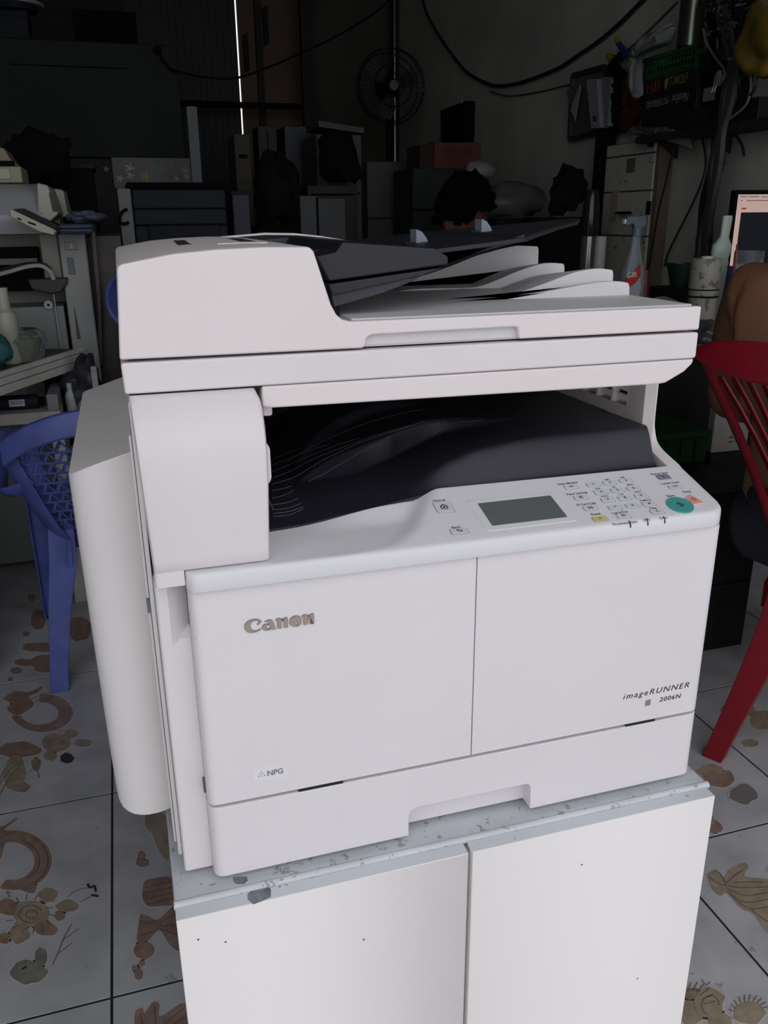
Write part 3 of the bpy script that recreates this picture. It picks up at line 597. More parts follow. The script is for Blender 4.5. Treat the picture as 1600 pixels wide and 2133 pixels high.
# long black sheet tray sloping up to the right
def tz(x): return interp(x, [.20, .28, .40, .56], [.5795, .5868, .5975, .6075])
tp = [(.215, .085), (.300, .088), (.352, .098), (.395, .150), (.45, .22), (.52, .30), (.565, .375), (.555, .385), (.34, .395), (.275, .395), (.262, .38), (.215, .38)]
n_ = len(tp)
tpp = rpoly(tp, .008, 3); n_ = len(tpp)
V = [Vector((x, y, tz(x) - .006 + .004 * (y - .08))) for x, y in tpp] + [Vector((x, y, tz(x) - .0015 + .004 * (y - .08))) for x, y in tpp]
it = mo('sheet_tray', V, [list(range(n_)), list(range(n_, 2 * n_))[::-1]] + [[i, (i + 1) % n_, n_ + (i + 1) % n_, n_ + i] for i in range(n_)], DARKP, cop, bevel=.001)
# underside skirt of that tray, curving up
MB().prism(side([(905, 556), (932, 548), (1095, 487), (1088, 500), (1070, 508), (1000, 525), (935, 545)], .10) , 'y', .10, .36).build('tray_underside', DARKP, cop, bevel=.001)
for u, v, y in ((868, 500, .20), (1004, 470, .27)):
    c_ = on(u, v, 1, y); z = tz(c_.x) - .002
    MB().prism([(c_.x - .0005, z), (c_.x - .0005, z + .0145), (c_.x + .006, z + .012), (c_.x + .011, z + .006), (c_.x + .014, z)], 'y', y, y + .02).build('paper_guide', mat('guide_clear_grey', (.20, .23, .28), .3), it, bevel=.0006)
    MB().box(c_.x - .012, c_.x + .012, y + .002, y + .012, z - .001, z + .0015).build('guide_rail', GAP, it)
# four wave ramps of the receiving tray, one behind the other
def ramp(crest, y0, y1, dz=.01):
    c = [on(u, v, 1, y0) for u, v in crest]; c = sorted([(min(p.x, .5045), p.z) for p in c]); c = [(p.x, p.y) for p in spline([(a, b, 0) for a, b in c], 4)]
    lo = c[0][0]; hi = c[-1][0]
    c = [(lo, .522)] + c + [(hi + .0015, c[-1][1] - .004), (hi + .0025, .522)]
    n = len(c); V = [(x, y0, z) for x, z in c] + [(x, y0 + .006, z) for x, z in c] + [(x, y1, max(.5225, z - dz)) if z > .5225 else (x, y1, z) for x, z in c]
    F = [list(range(n)), [2 * n + i for i in range(n)][::-1]] + [[k * n + i, k * n + (i + 1) % n, (k + 1) * n + (i + 1) % n, (k + 1) * n + i] for k in (0, 1) for i in range(n)]
    mo('receiving_ramp', V, F, PANELR, cop, bevel=.0012, seg=3, ang=50)
def C7(L): return [(600 + a / 1.778, 420 + b / 1.778) for a, b in L]
ramp(C7([(1268, 302), (1235, 296), (1180, 296), (1100, 306), (1000, 325), (820, 355), (600, 395), (480, 418), (300, 440)]), .152, .178, .003)
ramp(C7([(1203, 253), (1160, 248), (1110, 252), (1050, 266), (960, 300), (860, 335), (800, 348), (700, 354), (600, 362), (500, 375), (330, 405), (250, 425)]), .180, .292, .012)
ramp(C7([(1022, 230), (980, 227), (930, 232), (850, 258), (750, 300), (680, 318), (560, 320), (450, 325), (330, 350), (180, 385)]), .294, .368, .008)
ramp(C7([(925, 166), (880, 164), (830, 166), (700, 200), (600, 240), (480, 280), (350, 310)]), .370, .400)
MB().box(.16, .505, .04, .48, .5255, .5285).build('lid_deck', PANELR, cop, bevel=.001)
# ================================================================== CABINET
CABT = mat('cabinet_top_shaded', (.60, .63, .66), .5, mott=.12, mscale=12, spots=.6, sscale=85, thr=.60, spotc=(.16, .17, .18), bump=.15, bscale=300)  # blue-grey puts the dimmer light on upward faces into the colour; spots are scuffs
CABD = mat('cabinet_white', (.82, .79, .78), .42, bump=.05, bscale=200, spots=.55, sscale=120, thr=.80, spotc=(.3, .28, .26))
DOORT = mat('cabinet_edge_shaded', (.62, .65, .68), .5, spots=.7, sscale=70, thr=.66, spotc=(.15, .16, .17))  # shaded copy of the white for the door tops, with scuff spots
cab = thing('cabinet', 'white two-door cabinet with a scuffed, shade-toned top under the photocopier', 'cabinet', (.26, .24, FZ))
MB().box(-.0405, .5585, -.009, .50, FZ + .002, -.0062).build('carcass', CABT, cab, bevel=.002)
MB().tube([(-.041, -.0125, -.0085), (.26, -.0125, -.0085), (.559, -.0125, -.0085)], .0042, 12).build('front_bead', CABT, cab)
zt0 = -.0085
for a, b in ((-.0402, .2545), (.2592, .5545)):
    d_ = MB().prism(rpoly([(a, -.0325), (b, -.0325), (b, -.0165), (a, -.0165)], .0008, 2), 'z', FZ + .02, zt0).build('cabinet_door', CABD, cab, bevel=.0008)
    MB().box(a + .0006, b - .0006, -.0318, -.0170, zt0 - .0002, zt0 + .0003).build('door_edge', DOORT, d_)
MB().box(.2540, .2596, -.0225, -.010, FZ + .02, -.012).build('door_gap', mat('gap_brown', (.25, .24, .22), .7), cab)
GLUE = mat('glue_residue', (.10, .11, .13), .6, mott=.6, mscale=60, col2=(.28, .30, .34))
def patch(pix, z, nm='glue_stain'):
    P_ = [on(u, v, 2, z) for u, v in pix]; c = sum(P_, Vector()) / len(P_); P_ = [c + (p - c) * random.uniform(.85, 1.15) for p in P_]
    fill(nm, [[(p.x, p.y) for p in P_]], lambda x, y, h: Vector((x, y, z + .0001 + h)), GLUE, cab, ext=.0001)
patch([(487, 1828), (500, 1826), (514, 1826), (516, 1834), (508, 1841), (492, 1843), (486, 1836)], -.0062)
patch([(515, 1862), (530, 1852), (556, 1846), (566, 1852), (562, 1868), (545, 1878), (528, 1884), (514, 1874)], zt0 + .0003)
for u, v in ((1212, 1801), (1328, 2038), (413, 1957), (470, 1962), (758, 1957)):
    p = on(u, v, 1, -.0325); MB().lathe([(.0012, -.0002), (.0009, .0001)], (p.x, -.0325, p.z), 5, 'y').build('chip_mark', mat('chip_dark', (.08, .07, .06), .6), cab)
# ================================================================== plastic chairs
def make_chair(name, label, H, top_w, m, style, group=None):
    'local frame: faces +Y, feet on z=0'
    t = thing(name, label, 'chair', (0, 0, 0), group)
    sh = .43; hw = .175 if style != 'slats' else .150; pw = .8 if style != 'slats' else 1.5; lw = hw - .015
    # seat: shallow dished slab
    V = []; F = []; n = 12
    for i in range(n + 1):
        for j in range(n + 1):
            u = i / n * 2 - 1; v = j / n; wv = .175 + .05 * v
            V.append((u * wv, -.02 + .42 * v, sh - .018 * (1 - u * u) * math.sin(PI * min(1, v * 1.1)) - .02 * max(0, v - .9) * 10))
    for i in range(n):
        for j in range(n): a = i * (n + 1) + j; F.append([a, a + 1, a + n + 2, a + n + 1])
    s = mo('seat', V, F, m, t); sm = s.modifiers.new('s', 'SOLIDIFY'); sm.thickness = .006
    MB().loft([[Vector((u * (.178 + .05 * v), -.024 + .43 * v, z)) for u, v in ((-1, 0), (1, 0), (1, 1), (-1, 1))] for z in (sh - .06, sh - .004)], cap=False).build('seat_rim', m, t).modifiers.new('s', 'SOLIDIFY').thickness = .005
    # back: stiles flare up and lean back
    def bp(s_, z):   # point of the back surface; s_ in -1..1 across
        k = (z - sh + .03) / (H - sh); half = hw - .02 + (top_w - hw + .02) * max(0, k) ** pw
        return Vector((s_ * half, -.03 - .15 * max(0, k) - .03 * (1 - s_ * s_) * max(0, k), z))
    zt_ = lambda s_: H - (.075 * abs(s_) ** 2.4 if style != 'slats' else .022 * abs(s_) ** 8)
    for s_ in (-1, 1):
        L = [bp(s_, sh - .03 + (zt_(s_) - sh) * k / 9) for k in range(10)]
        MB().tube([Vector((s_ * lw, -.04, sh - .10))] + L, .007, 8, r2=.028 if style != 'slats' else .02).build('stile', m, t)
    rail = [bp(s_ / 10, zt_(s_ / 10) - .012) for s_ in range(-10, 11)]
    V = []; F = []; rh = .050 if style != 'slats' else .062
    for s_ in range(-12, 13):
        q = s_ / 12; z = zt_(q); b_ = bp(q, z); rh = .050 if style != 'slats' else .068 * (1 - .78 * abs(q) ** 5)
        for dz, dy in ((0, -.004), (.002, .008), (-.012, .004), (-rh, .002), (-rh - .005, -.006), (-rh, -.010), (-.012, -.010)): V.append(b_ + Vector((0, dy, dz)))
    mm = 7
    for i in range(24):
        for j in range(mm): a = i * mm + j; b_ = i * mm + (j + 1) % mm; F.append([a, b_, b_ + mm, a + mm])
    F += [list(range(mm)), [24 * mm + j for j in range(mm)]]
    mo('top_rail', V, F, m, t)
    if style == 'slats':
        for k in range(21):
            s_ = (k - 10) / 10.7; L = [bp(s_ * (.75 + .25 * q / 8), sh - .01 + (zt_(s_) - .05 - sh) * q / 8) + Vector((0, .012 * math.sin(PI * q / 8), 0)) for q in range(9)]
            MB().tube(L, .0032, 6, r2=.0125).build('slat', m, t)
    else:
        # lattice of little triangles: pierced panel
        bars = []
        rows = 9; z0 = sh + .0; 
        for r in range(rows):
            za = z0 + (H - .08 - z0) * r / rows; zb_ = z0 + (H - .08 - z0) * (r + 1) / rows
            nc = 7
            for c in range(-nc, nc + 1):
                s_ = c / nc
                if za > zt_(s_) - .04: continue
                for ds in (-1, 1):
                    s2 = s_ + ds * .5 / nc
                    if abs(s2) > 1: continue
                    bars.append((bp(s_, za), bp(s2, min(zb_, zt_(s2) - .03)), .0085 if r % 2 else .010))
            L = [bp(q / 7, za) for q in range(-7, 8) if za < zt_(q / 7) - .04]
            if len(L) > 1: MB().tube(L, .0022, 4, r2=.006).build('lattice_bar', m, t)
        for k, (a, b_, w_) in enumerate(bars): MB().tube([a, b_], .0022, 4, r2=w_ * .5).build('lattice_bar', m, t, smooth=False)
        for s_ in (-.14, .14): MB().tube([bp(s_, sh + (zt_(s_) - .05 - sh) * q / 6) + Vector((0, -.003, 0)) for q in range(7)], .004, 6, r2=.004).build('panel_rib', m, t)
    for s_ in (-1, 1):
        # rear leg flows out of the stile, front leg carries the arm
        def leg(P_, w0): 
            mb = MB(); secs = []
            for k, (p, w_) in enumerate(P_):
                p = Vector(p); secs.append([p + Vector((-w_, -.008, 0)), p + Vector((w_, -.008, 0)), p + Vector((w_, -.008 + w0, 0)), p + Vector((w_ - .006, -.008 + w0, 0)), p + Vector((w_ - .006, 0, 0)), p + Vector((-w_ + .006, 0, 0)), p + Vector((-w_ + .006, -.008 + w0, 0)), p + Vector((-w_, -.008 + w0, 0))])
            return mb.loft(secs).build('leg', m, t, bevel=.002)
        leg([((s_ * (lw - .005), -.035, sh + .02), .030), ((s_ * lw, -.04, sh - .08), .034), ((s_ * (.185 if style != 'slats' else .163), -.055, .22), .028), ((s_ * (.205 if style != 'slats' else .195), -.075, .08), .023), ((s_ * .213, -.082, 0), .022)], .030)
        leg(([] if style == 'slats' else [((s_ * .225, .375, sh + .15), .020)]) + [((s_ * .225, .38, sh - .02), .034), ((s_ * .232, .39, .20), .027), ((s_ * .24, .405, 0), .019)], -.024)
        if style == 'slats': continue
        arm = spline([bp(s_, H - .20), (s_ * (top_w + .012), -.06, H - .21), (s_ * .262, .08, sh + .205), (s_ * .25, .25, sh + .185), (s_ * .228, .375, sh + .15)], 5)
        MB().tube(arm, .007, 8, r2=.024).build('armrest', m, t)
    return t
BLUE = mat('chair_blue', (.085, .115, .38), .42, mott=.35, mscale=14, spots=.4, sscale=50, thr=.68, spotc=(.02, .02, .06))
REDM = mat('chair_red', (.24, .008, .018), .35, mott=.2, mscale=8)
bch = make_chair('plastic_chair', 'blue plastic armchair with pierced triangle lattice back, left of the photocopier', .765, .262, BLUE, 'lattice')
bch.location = (-.082, 1.49, FZ); bch.rotation_euler = (0, 0, math.radians(3))
rch = make_chair('plastic_chair', 'red plastic chair with slatted back, right of the photocopier', .945, .312, REDM, 'slats')
f = Vector((.85, .52, 0)).normalized()
rch.rotation_euler = (0, 0, math.atan2(f.y, f.x) - PI / 2)
# far rear foot of the red chair stands on the floor at photo point (1480,1575)
R1 = Vector((1.142, .640, FZ)); rm = Matrix.Rotation(rch.rotation_euler.z, 3, 'Z'); rch.location = R1 - rm @ Vector((-.213, -.082, 0))
# ================================================================== people
def skin_body(name, J, E, m, parent, sub=1, root=None):
    ks = list(J); me = bpy.data.meshes.new(name); me.from_pydata([J[k][:3] for k in ks], [(ks.index(a), ks.index(b)) for a, b in E], [])
    o = bpy.data.objects.new(name, me); COL.objects.link(o); sk = o.modifiers.new('k', 'SKIN'); sk.use_smooth_shade = True
    o.modifiers.new('u', 'SUBSURF').levels = sub; o.modifiers['u'].render_levels = sub
    bpy.context.view_layer.update()
    for k, v in zip(ks, me.skin_vertices[0].data):
        r = J[k][3]; v.radius = (r, J[k][4] if len(J[k]) > 4 else r); v.use_root = (k == (root or ks[0]))
    bpy.context.view_layer.update(); dg = bpy.context.evaluated_depsgraph_get(); dg.update()
    m2 = bpy.data.meshes.new_from_object(o.evaluated_get(dg)); bpy.data.objects.remove(o)
    m2.materials.clear(); m2.materials.append(m); m2.polygons.foreach_set('use_smooth', [True] * len(m2.polygons))
    return link(bpy.data.objects.new(name, m2), parent)
def head(c, fwd, m, hairm, parent, s=1.0, curly=.012, up=Vector((0, 0, 1)), cover=.1):
    'head centre c, looking along fwd; face with eye hollows, nose, mouth, ears; hair shell on top'
    c = Vector(c); fwd = Vector(fwd).normalized(); right = fwd.cross(up).normalized(); up2 = right.cross(fwd)
    M = Matrix((right, fwd, up2)).transposed()
    bm = bmesh.new(); bmesh.ops.create_icosphere(bm, subdivisions=4, radius=1)
    for v in bm.verts:
        x, y, z = v.co; k = 1 - .28 * max(0, -z) ** 1.3
        p = Vector((x * .076 * k, y * (.096 if y < 0 else .092 * (1 - .12 * max(0, -z))), z * (.118 if z < 0 else .112)))
        if y > 0:
            g = lambda a, b, r: math.exp(-(((x - a) / r) ** 2 + ((z - b) / r) ** 2))
            p.y += .024 * math.exp(-((x / .15) ** 2 + ((z + .12) / .2) ** 2)) - .010 * (g(.38, .06, .2) + g(-.38, .06, .2)) + .006 * math.exp(-((x / .35) ** 2 + ((z + .45) / .08) ** 2)) - .004 * math.exp(-((x / .3) ** 2 + ((z + .52) / .03) ** 2)) + .010 * math.exp(-((x / .3) ** 2 + ((z + .88) / .16) ** 2)) + .006 * math.exp(-((x / .7) ** 2 + ((z - .22) / .1) ** 2))
        v.co = c + M @ (p * s)
    me = bpy.data.meshes.new('head'); bm.to_mesh(me); bm.free(); me.materials.append(m); me.polygons.foreach_set('use_smooth', [True] * len(me.polygons))
    h = link(bpy.data.objects.new('head', me), parent)
    for sd in (-1, 1):
        mb = MB(); e = []
        for k in range(12):
            a = 2 * PI * k / 12; e.append(c + M @ (Vector((sd * (.074 + .006 * math.cos(a)), -.012 + .014 * math.cos(a), .002 + .030 * math.sin(a))) * s))
        e.append(e[0]); mb.tube(e, .006 * s, 6); mb.lathe([(.0, -.004), (.018 * s, 0), (0, .004)], c + M @ (Vector((sd * .074, -.012, 0)) * s), 10, 'x').build('ear', m, h)
        MB().lathe([(0, -.010), (.008, -.006), (.010, 0), (.008, .006), (0, .010)], c + M @ (Vector((sd * .029, .079, .010)) * s), 10, 'y').build('eye', mat('eye_white', (.45, .42, .40), .3), h)
        MB().lathe([(.0045, -.001), (.0045, .002)], c + M @ (Vector((sd * .029, .0885, .010)) * s), 8, 'y').build('eye', GAP, h)
    bm = bmesh.new(); bmesh.ops.create_icosphere(bm, subdivisions=5, radius=1)
    random.seed(3)
    ph = [(random.uniform(-1, 1), random.uniform(-1, 1), random.uniform(-1, 1), random.uniform(8, 26), random.uniform(0, 6)) for _ in range(26)]
    kill = []
    for v in bm.verts:
        x, y, z = v.co; q = 0
        for a, b_, c_, f_, p_ in ph: q += math.sin((a * x + b_ * y + c_ * z) * f_ + p_)
        q /= 6
        lim = cover + (.55 * max(0, y)) if y > -.1 else -.62
        if z < lim and y > -.35: kill.append(v)
        elif z < -.68: kill.append(v)
        v.co = c + M @ (Vector((x * .086, y * .106, z * .124 + .004)) * s * (1 + curly * 8 * q * .5))
    bmesh.ops.delete(bm, geom=kill, context='VERTS')
    me = bpy.data.meshes.new('hair'); bm.to_mesh(me); bm.free(); me.materials.append(hairm)
    hh = link(bpy.data.objects.new('hair', me), h); fin(hh, ang=80); hh.modifiers.new('s', 'SOLIDIFY').thickness = -.012
    return h
def arm_joints(J, E, tag_, sh_, el, wr, par, hd):
    J[tag_ + 's'] = (*sh_, .070); J[tag_ + 'd'] = (*(Vector(sh_).lerp(Vector(el), .25)), .062); J[tag_ + 'e'] = (*el, .040); J[tag_ + 'f'] = (*(Vector(el).lerp(Vector(wr), .35)), .041); J[tag_ + 'w'] = (*wr, .025)
    E += [(par, tag_ + 's'), (tag_ + 's', tag_ + 'd'), (tag_ + 'd', tag_ + 'e'), (tag_ + 'e', tag_ + 'f'), (tag_ + 'f', tag_ + 'w')]
    hd = Vector(hd).normalized(); p = Vector(wr) + hd * .05; J[tag_ + 'p'] = (*p, .030, .014); E.append((tag_ + 'w', tag_ + 'p'))
def fingers(wr, hd, side_, m, parent, nrm=Vector((0, 0, -1)), sgn=1):
    hd = Vector(hd).normalized(); side_ = Vector(side_).normalized(); wr = Vector(wr)
    for k, (o_, L) in enumerate(((-.027, .065), (-.009, .075), (.009, .07), (.026, .055))):
        b = wr + hd * .075 + side_ * o_ * sgn; b0 = b - hd * .025
        P_ = [b0, b, b + hd * L * .45 + nrm * .006, b + hd * L * .75 + nrm * .018, b + hd * L * .92 + nrm * .032]
        MB().tube(P_, [.0085, .0090, .0082, .0075, .0055], 8).build('finger', m, parent)
    b = wr + hd * .02 - side_ * .026 * sgn; MB().tube([b, b + hd * .022 - side_ * .022 * sgn, b + hd * .045 - side_ * .03 * sgn + nrm * .008, b + hd * .062 - side_ * .028 * sgn + nrm * .012], [.012, .011, .0095, .007], 8).build('thumb', m, parent)
SKIN1 = mat('skin_brown', (.23, .11, .062), .5, mott=.2, mscale=10, bump=.1, bscale=200)
SKIN2 = mat('skin_warm', (.15, .06, .04), .55)
HAIR = mat('hair_black', (.0025, .0025, .003), .95, spec=.1)
def person(label, hip, fv, lean, skinm, topm, trou, hdir, arms, hs=1.0, foot=FZ, ts=1.0, curly=.012, cover=.1):
    fv = Vector(fv).normalized(); lv = Vector((-fv.y, fv.x, 0)); hip = Vector(hip); U = Vector((0, 0, 1))
    t = thing('person', label, 'person', (hip.x, hip.y, foot))
    ch = hip + U * .36 * ts + fv * lean * .7; nk = hip + U * .52 * ts + fv * lean; hd_ = nk + U * .16 + Vector(hdir) * .035
    J = {'p': (*hip, .135, .115), 'b': (*(hip + U * .16 * ts + fv * lean * .25), .130, .105), 'c': (*ch, .175, .135), 'u': (*(nk - U * .035), .085, .07), 'n': (*(nk + U * .05), .055)}
    E = [('p', 'b'), ('b', 'c'), ('c', 'u'), ('u', 'n')]
    for q, s_ in (('l', 1), ('r', -1)):
        h2 = hip + lv * s_ * .09 - U * .03; kn = hip + lv * s_ * .13 + fv * .42 - U * .0; an = Vector((kn.x, kn.y, foot + .09)) + fv * .02
        for kk, pp, rr in (('h', h2, .09), ('k', kn, .06), ('m', kn.lerp(an, .35), .056), ('a', an, .038), ('t', Vector((an.x, an.y, foot + .035)) + fv * .12, .032)): J[q + kk] = (*pp, rr)
        E += [('p', q + 'h'), (q + 'h', q + 'k'), (q + 'k', q + 'm'), (q + 'm', q + 'a'), (q + 'a', q + 't')]
        shd = ch + U * .085 + lv * s_ * .175 * ts; el = Vector(arms[q][0]); wr = Vector(arms[q][1])
        arm_joints(J, E, q, shd, el, wr, 'c', (wr - el))
    body = skin_body('body', J, E, skinm, t, 2)
    for q, s_ in (('l', 1), ('r', -1)):
        el = Vector(arms[q][0]); wr = Vector(arms[q][1]); d = (wr - el).normalized(); sd = d.cross(U); sd = sd if sd.length > .1 else lv
        fingers(wr, d, sd, skinm, body, -U, 1 if q == 'r' else -1)
    # trousers over hips and thighs, shirt when worn
    J2 = {'p': (*(hip + U * .0), .150, .13), 'b': (*(hip + U * .07), .145, .12)}; E2 = [('p', 'b')]
    for q in 'lr':
        for kk in 'hk': v_ = J[q + kk]; J2[q + kk] = (v_[0], v_[1], v_[2], v_[3] + .014)
        E2 += [('p', q + 'h'), (q + 'h', q + 'k')]
    skin_body('shorts', J2, E2, trou, t, 2)
    if topm:
        J3 = {k: (*J[k][:3], *(r + .014 for r in J[k][3:])) for k in ('p', 'b', 'c', 'u')}; E3 = [('p', 'b'), ('b', 'c'), ('c', 'u')]
        for q in 'lr':
            for kk in 'sd': v_ = J[q + kk]; J3[q + kk] = (*v_[:3], v_[3] + .012)
            E3 += [('c', q + 's'), (q + 's', q + 'd')]
        skin_body('shirt', J3, E3, topm, t, 2)
    head(hd_, Vector(hdir), skinm, HAIR, t, hs, curly=curly, cover=cover)
    return t
SH = rch.location + rm @ Vector((-.05, .10, 0))
hip = Vector((SH.x - .065, SH.y + .055, FZ + .43 + .13))
lv = Vector((-f.y, f.x, 0))
person('person with bare brown back and shoulder sitting in the red chair', hip, f, -.035, SKIN1, None, mat('shorts_dark', (.02, .02, .03), .8), (f + Vector((0, 0, -.1))).normalized(),
       {'l': (hip + f * .12 + lv * .26 + Vector((0, 0, .19)), hip + f * .36 + lv * .18 + Vector((0, 0, .12))), 'r': (hip + f * .10 - lv * .26 + Vector((0, 0, .19)), hip + f * .36 - lv * .16 + Vector((0, 0, .12)))}, ts=1.02)
# second person, in the dark by the wall, only the head shows above the copier
hc = on(972, 430, 1, 3.0)
hip2 = Vector((hc.x - .02, hc.y + .08, hc.z - .68))
person('person with black curly hair bending over in the dark beside the wall', hip2, (-.25, -.96, 0), .10, SKIN2, mat('shirt_dark', (.02, .02, .025), .8), mat('trousers_dark', (.015, .015, .02), .8), Vector((.80, .30, -.45)).normalized(),
       {'l': (hip2 + Vector((.20, -.14, .14)), hip2 + Vector((.06, -.36, .08))), 'r': (hip2 + Vector((-.26, -.08, .14)), hip2 + Vector((-.20, -.34, .08)))}, foot=FZ, hs=1.15, curly=.03, cover=-.1)
st = thing('stool', 'low dark stool the curly-haired person sits on', 'stool', (hip2.x, hip2.y, FZ))
zs = hip2.z - .138
MB().lathe([(0, zs - .03), (.16, zs - .03), (.165, zs - .015), (.16, zs), (0, zs)], (hip2.x - .02, hip2.y, 0), 24).build('seat', DARKW, st)
for a in range(4):
    c_, s_ = math.cos(a * PI / 2 + .78), math.sin(a * PI / 2 + .78)
    MB().tube([(hip2.x - .02 + .15 * c_, hip2.y + .15 * s_, FZ), (hip2.x - .02 + .12 * c_, hip2.y + .12 * s_, zs - .025)], .014, 8).build('leg', DARKW, st)
# ================================================================== BACKGROUND, LEFT
def T(name, label, cat, loc, group=None): return thing(name, label, cat, loc, group)
def rect(u0, v0, u1, v1, y, grow=0):
    a = on(u0, v0, 1, y); b = on(u1, v1, 1, y); return min(a.x, b.x), max(a.x, b.x), min(a.z, b.z), max(a.z, b.z)
DG = mat('panel_dark_grey', (.024, .028, .028), .65, spec=.2, mott=.15, mscale=3)
DG2 = mat('machine_slate', (.017, .023, .031), .6, spec=.2, mott=.2)
NAVY = mat('machine_navy', (.012, .016, .027), .6, spec=.2, mott=.2)
BLK = mat('matt_black', (.005, .005, .006), .9, spec=.15)
CREAM = mat('machine_cream', (.42, .42, .34), .45, mott=.12, mscale=6, spots=.3, sscale=30, thr=.7, spotc=(.2, .19, .15))
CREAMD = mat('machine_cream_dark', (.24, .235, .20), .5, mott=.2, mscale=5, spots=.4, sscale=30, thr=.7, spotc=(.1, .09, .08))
GREYW = mat('machine_pale_grey', (.36, .37, .38), .45, mott=.12)
ALU = mat('aluminium_dull', (.62, .63, .57), .4, metal=0, mott=.25, mscale=9)
# wide dark cupboard with flowered lower panel
yb = 4.6; x0, x1, z0, z1 = rect(-260, 65, 386, 330, yb); 
t = T('cupboard', 'wide dark grey cupboard with a long slot and a flowered lower strip, at back left', 'cupboard', ((x0 + x1) / 2, yb + .2, FZ))
MB().box(x0, x1, yb, yb + .4, z0, z1).build('carcass', DG, t, bevel=.008)
MB().box(x0 + .02, x1 - .03, yb + .02, yb + .4, FZ, z0 - .004).build('lower_case', DARKW, t, bevel=.005)
a, b, c, d = rect(20, 135, 265, 142, yb); MB().box(a, b, yb - .004, yb + .01, c, d).build('slot', BLK, t)
p = on(328, 105, 1, yb); MB().lathe([(0, -.02), (.022, -.02), (.024, 0)], (p.x, yb, p.z), 14, 'y').build('socket', BLK, t)
a, b, c, d = rect(232, 328, 400, 392, yb - .01); fp = MB().box(a, b, yb - .012, yb + .002, c, d).build('flowered_panel', mat('flower_panel_grey', (.07, .075, .078), .4), t)
FC = [mat('flower_cream', (.45, .43, .34), .6), mat('flower_green', (.12, .30, .16), .6), mat('flower_ochre', (.38, .30, .12), .6), mat('flower_pink', (.35, .18, .16), .6)]
for u, v, r, k in ((270, 350, 9, 0), (272, 365, 8, 0), (326, 352, 13, 1), (303, 368, 11, 2), (340, 372, 9, 3), (250, 372, 7, 0), (356, 343, 6, 3), (385, 355, 8, 2), (388, 368, 6, 0), (266, 336, 5, 3), (310, 342, 5, 3), (368, 372, 5, 0), (221, 352, 6, 1)):
    p = on(u, v, 1, yb - .013); rr = r / FPX * (yb + .7)
    fill('flower_print', [[(p.x + rr * (.65 + .35 * math.cos(5 * a_)) * math.cos(a_), p.z + rr * (.65 + .35 * math.cos(5 * a_)) * math.sin(a_)) for a_ in np.arange(0, 6.28, .21)]], lambda x, y, h: Vector((x, yb - .0125 - h, y)), FC[k], fp, ext=.0006)
# hanging flex in front of it
tag(MB().tube(spline([on(u, v, 1, yb - .04) for u, v in ((330, 108), (340, 125), (355, 143), (385, 153), (430, 161), (490, 163), (560, 140), (640, 105), (720, 65), (790, 20), (815, -10))], 5), .006, 6).build('flex', BLK), 'thin black flex drooping from the socket of the grey cupboard up to the right', 'cable')
# things on top of that cupboard
for nm, lb, u0, v0, u1, v1, m in (('storage_box', 'dark flat box on top of the wide grey cupboard, beside the round tub', 150, 18, 285, 64, BLK), ('storage_box', 'dim grey box on top of the wide grey cupboard, under the round tub', -20, 18, 60, 64, DG2)):
    a, b, c, d = rect(u0, v0, u1, v1, yb + .05); tt = T(nm, lb, 'box', ((a + b) / 2, yb + .2, z1)); MB().box(a, b, yb + .05, yb + .35, z1, d).build('body', m, tt, bevel=.006); MB().box(a - .004, b + .004, yb + .046, yb + .354, d - .03, d).build('lid', m, tt, bevel=.004)
a, b, c, d = rect(-30, -60, 64, 16, yb + .05)
tt = T('tub', 'round dark tub with a pale rim standing on the dim grey box, top left corner', 'tub', ((a + b) / 2, yb + .2, c)); MB().lathe([(0, c), (.10, c), (.12, c + .006), (.15, c + .16)], ((a + b) / 2, yb + .2, 0), 24).build('body', DG2, tt); MB().lathe([(.145, c + .03), (.158, c + .03), (.158, c + .045), (.145, c + .045)], ((a + b) / 2, yb + .2, 0), 24).build('rim', GREYW, tt)
# pale upright panel
x0, x1, z0, z1 = rect(388, 221, 425, 420, 4.1)
t = T('upright_panel', 'tall pale grey upright board right of the flowered strip', 'board', ((x0 + x1) / 2, 4.12, FZ)); MB().box(x0, x1, 4.1, 4.14, FZ, z1).build('board', mat('board_pale', (.15, .175, .185), .6, mott=.1), t, bevel=.003); MB().box(x0 - .02, x1 + .02, 4.05, 4.25, FZ, FZ + .03).build('foot', DARKW, t)
# navy plotter
y0 = 3.0; x0, x1, z0, z1 = rect(272, 392, 478, 520, y0)
t = T('plotter', 'wide dark navy machine with black top and grey end panel behind the copier', 'machine', ((x0 + x1) / 2, y0 + .25, FZ))
MB().box(x0, x1, y0, y0 + .42, FZ + .04, z1).build('body', DG2, t, bevel=.01); a, b, c, d = rect(262, 380, 468, 394, y0); MB().box(a, b, y0 - .02, y0 + .44, z1 - .002, d).build('top', BLK, t, bevel=.006)
a, b, c, d = rect(243, 392, 273, 520, y0); MB().box(a, x0 - .001, y0 - .01, y0 + .42, FZ, d).build('end_panel', mat('end_panel_grey', (.15, .16, .165), .5), t, bevel=.004)
for v in (433, 467): a, b, c, d = rect(278, v, 474, v + 3, y0); MB().box(a, b, y0 - .002, y0 + .01, c, d).build('seam', BLK, t)
a, b, c, d = rect(308, 470, 460, 500, y0); MB().box(a, b, y0 - .012, y0 + .01, c, d).build('front_flap', NAVY, t, bevel=.004)
MB().tube(spline([on(u, v, 1, y0 - .03) for u, v in ((266, 436), (256, 440), (250, 452), (251, 464), (262, 466), (268, 462))], 5), .006, 6).build('handle', BLK, t)
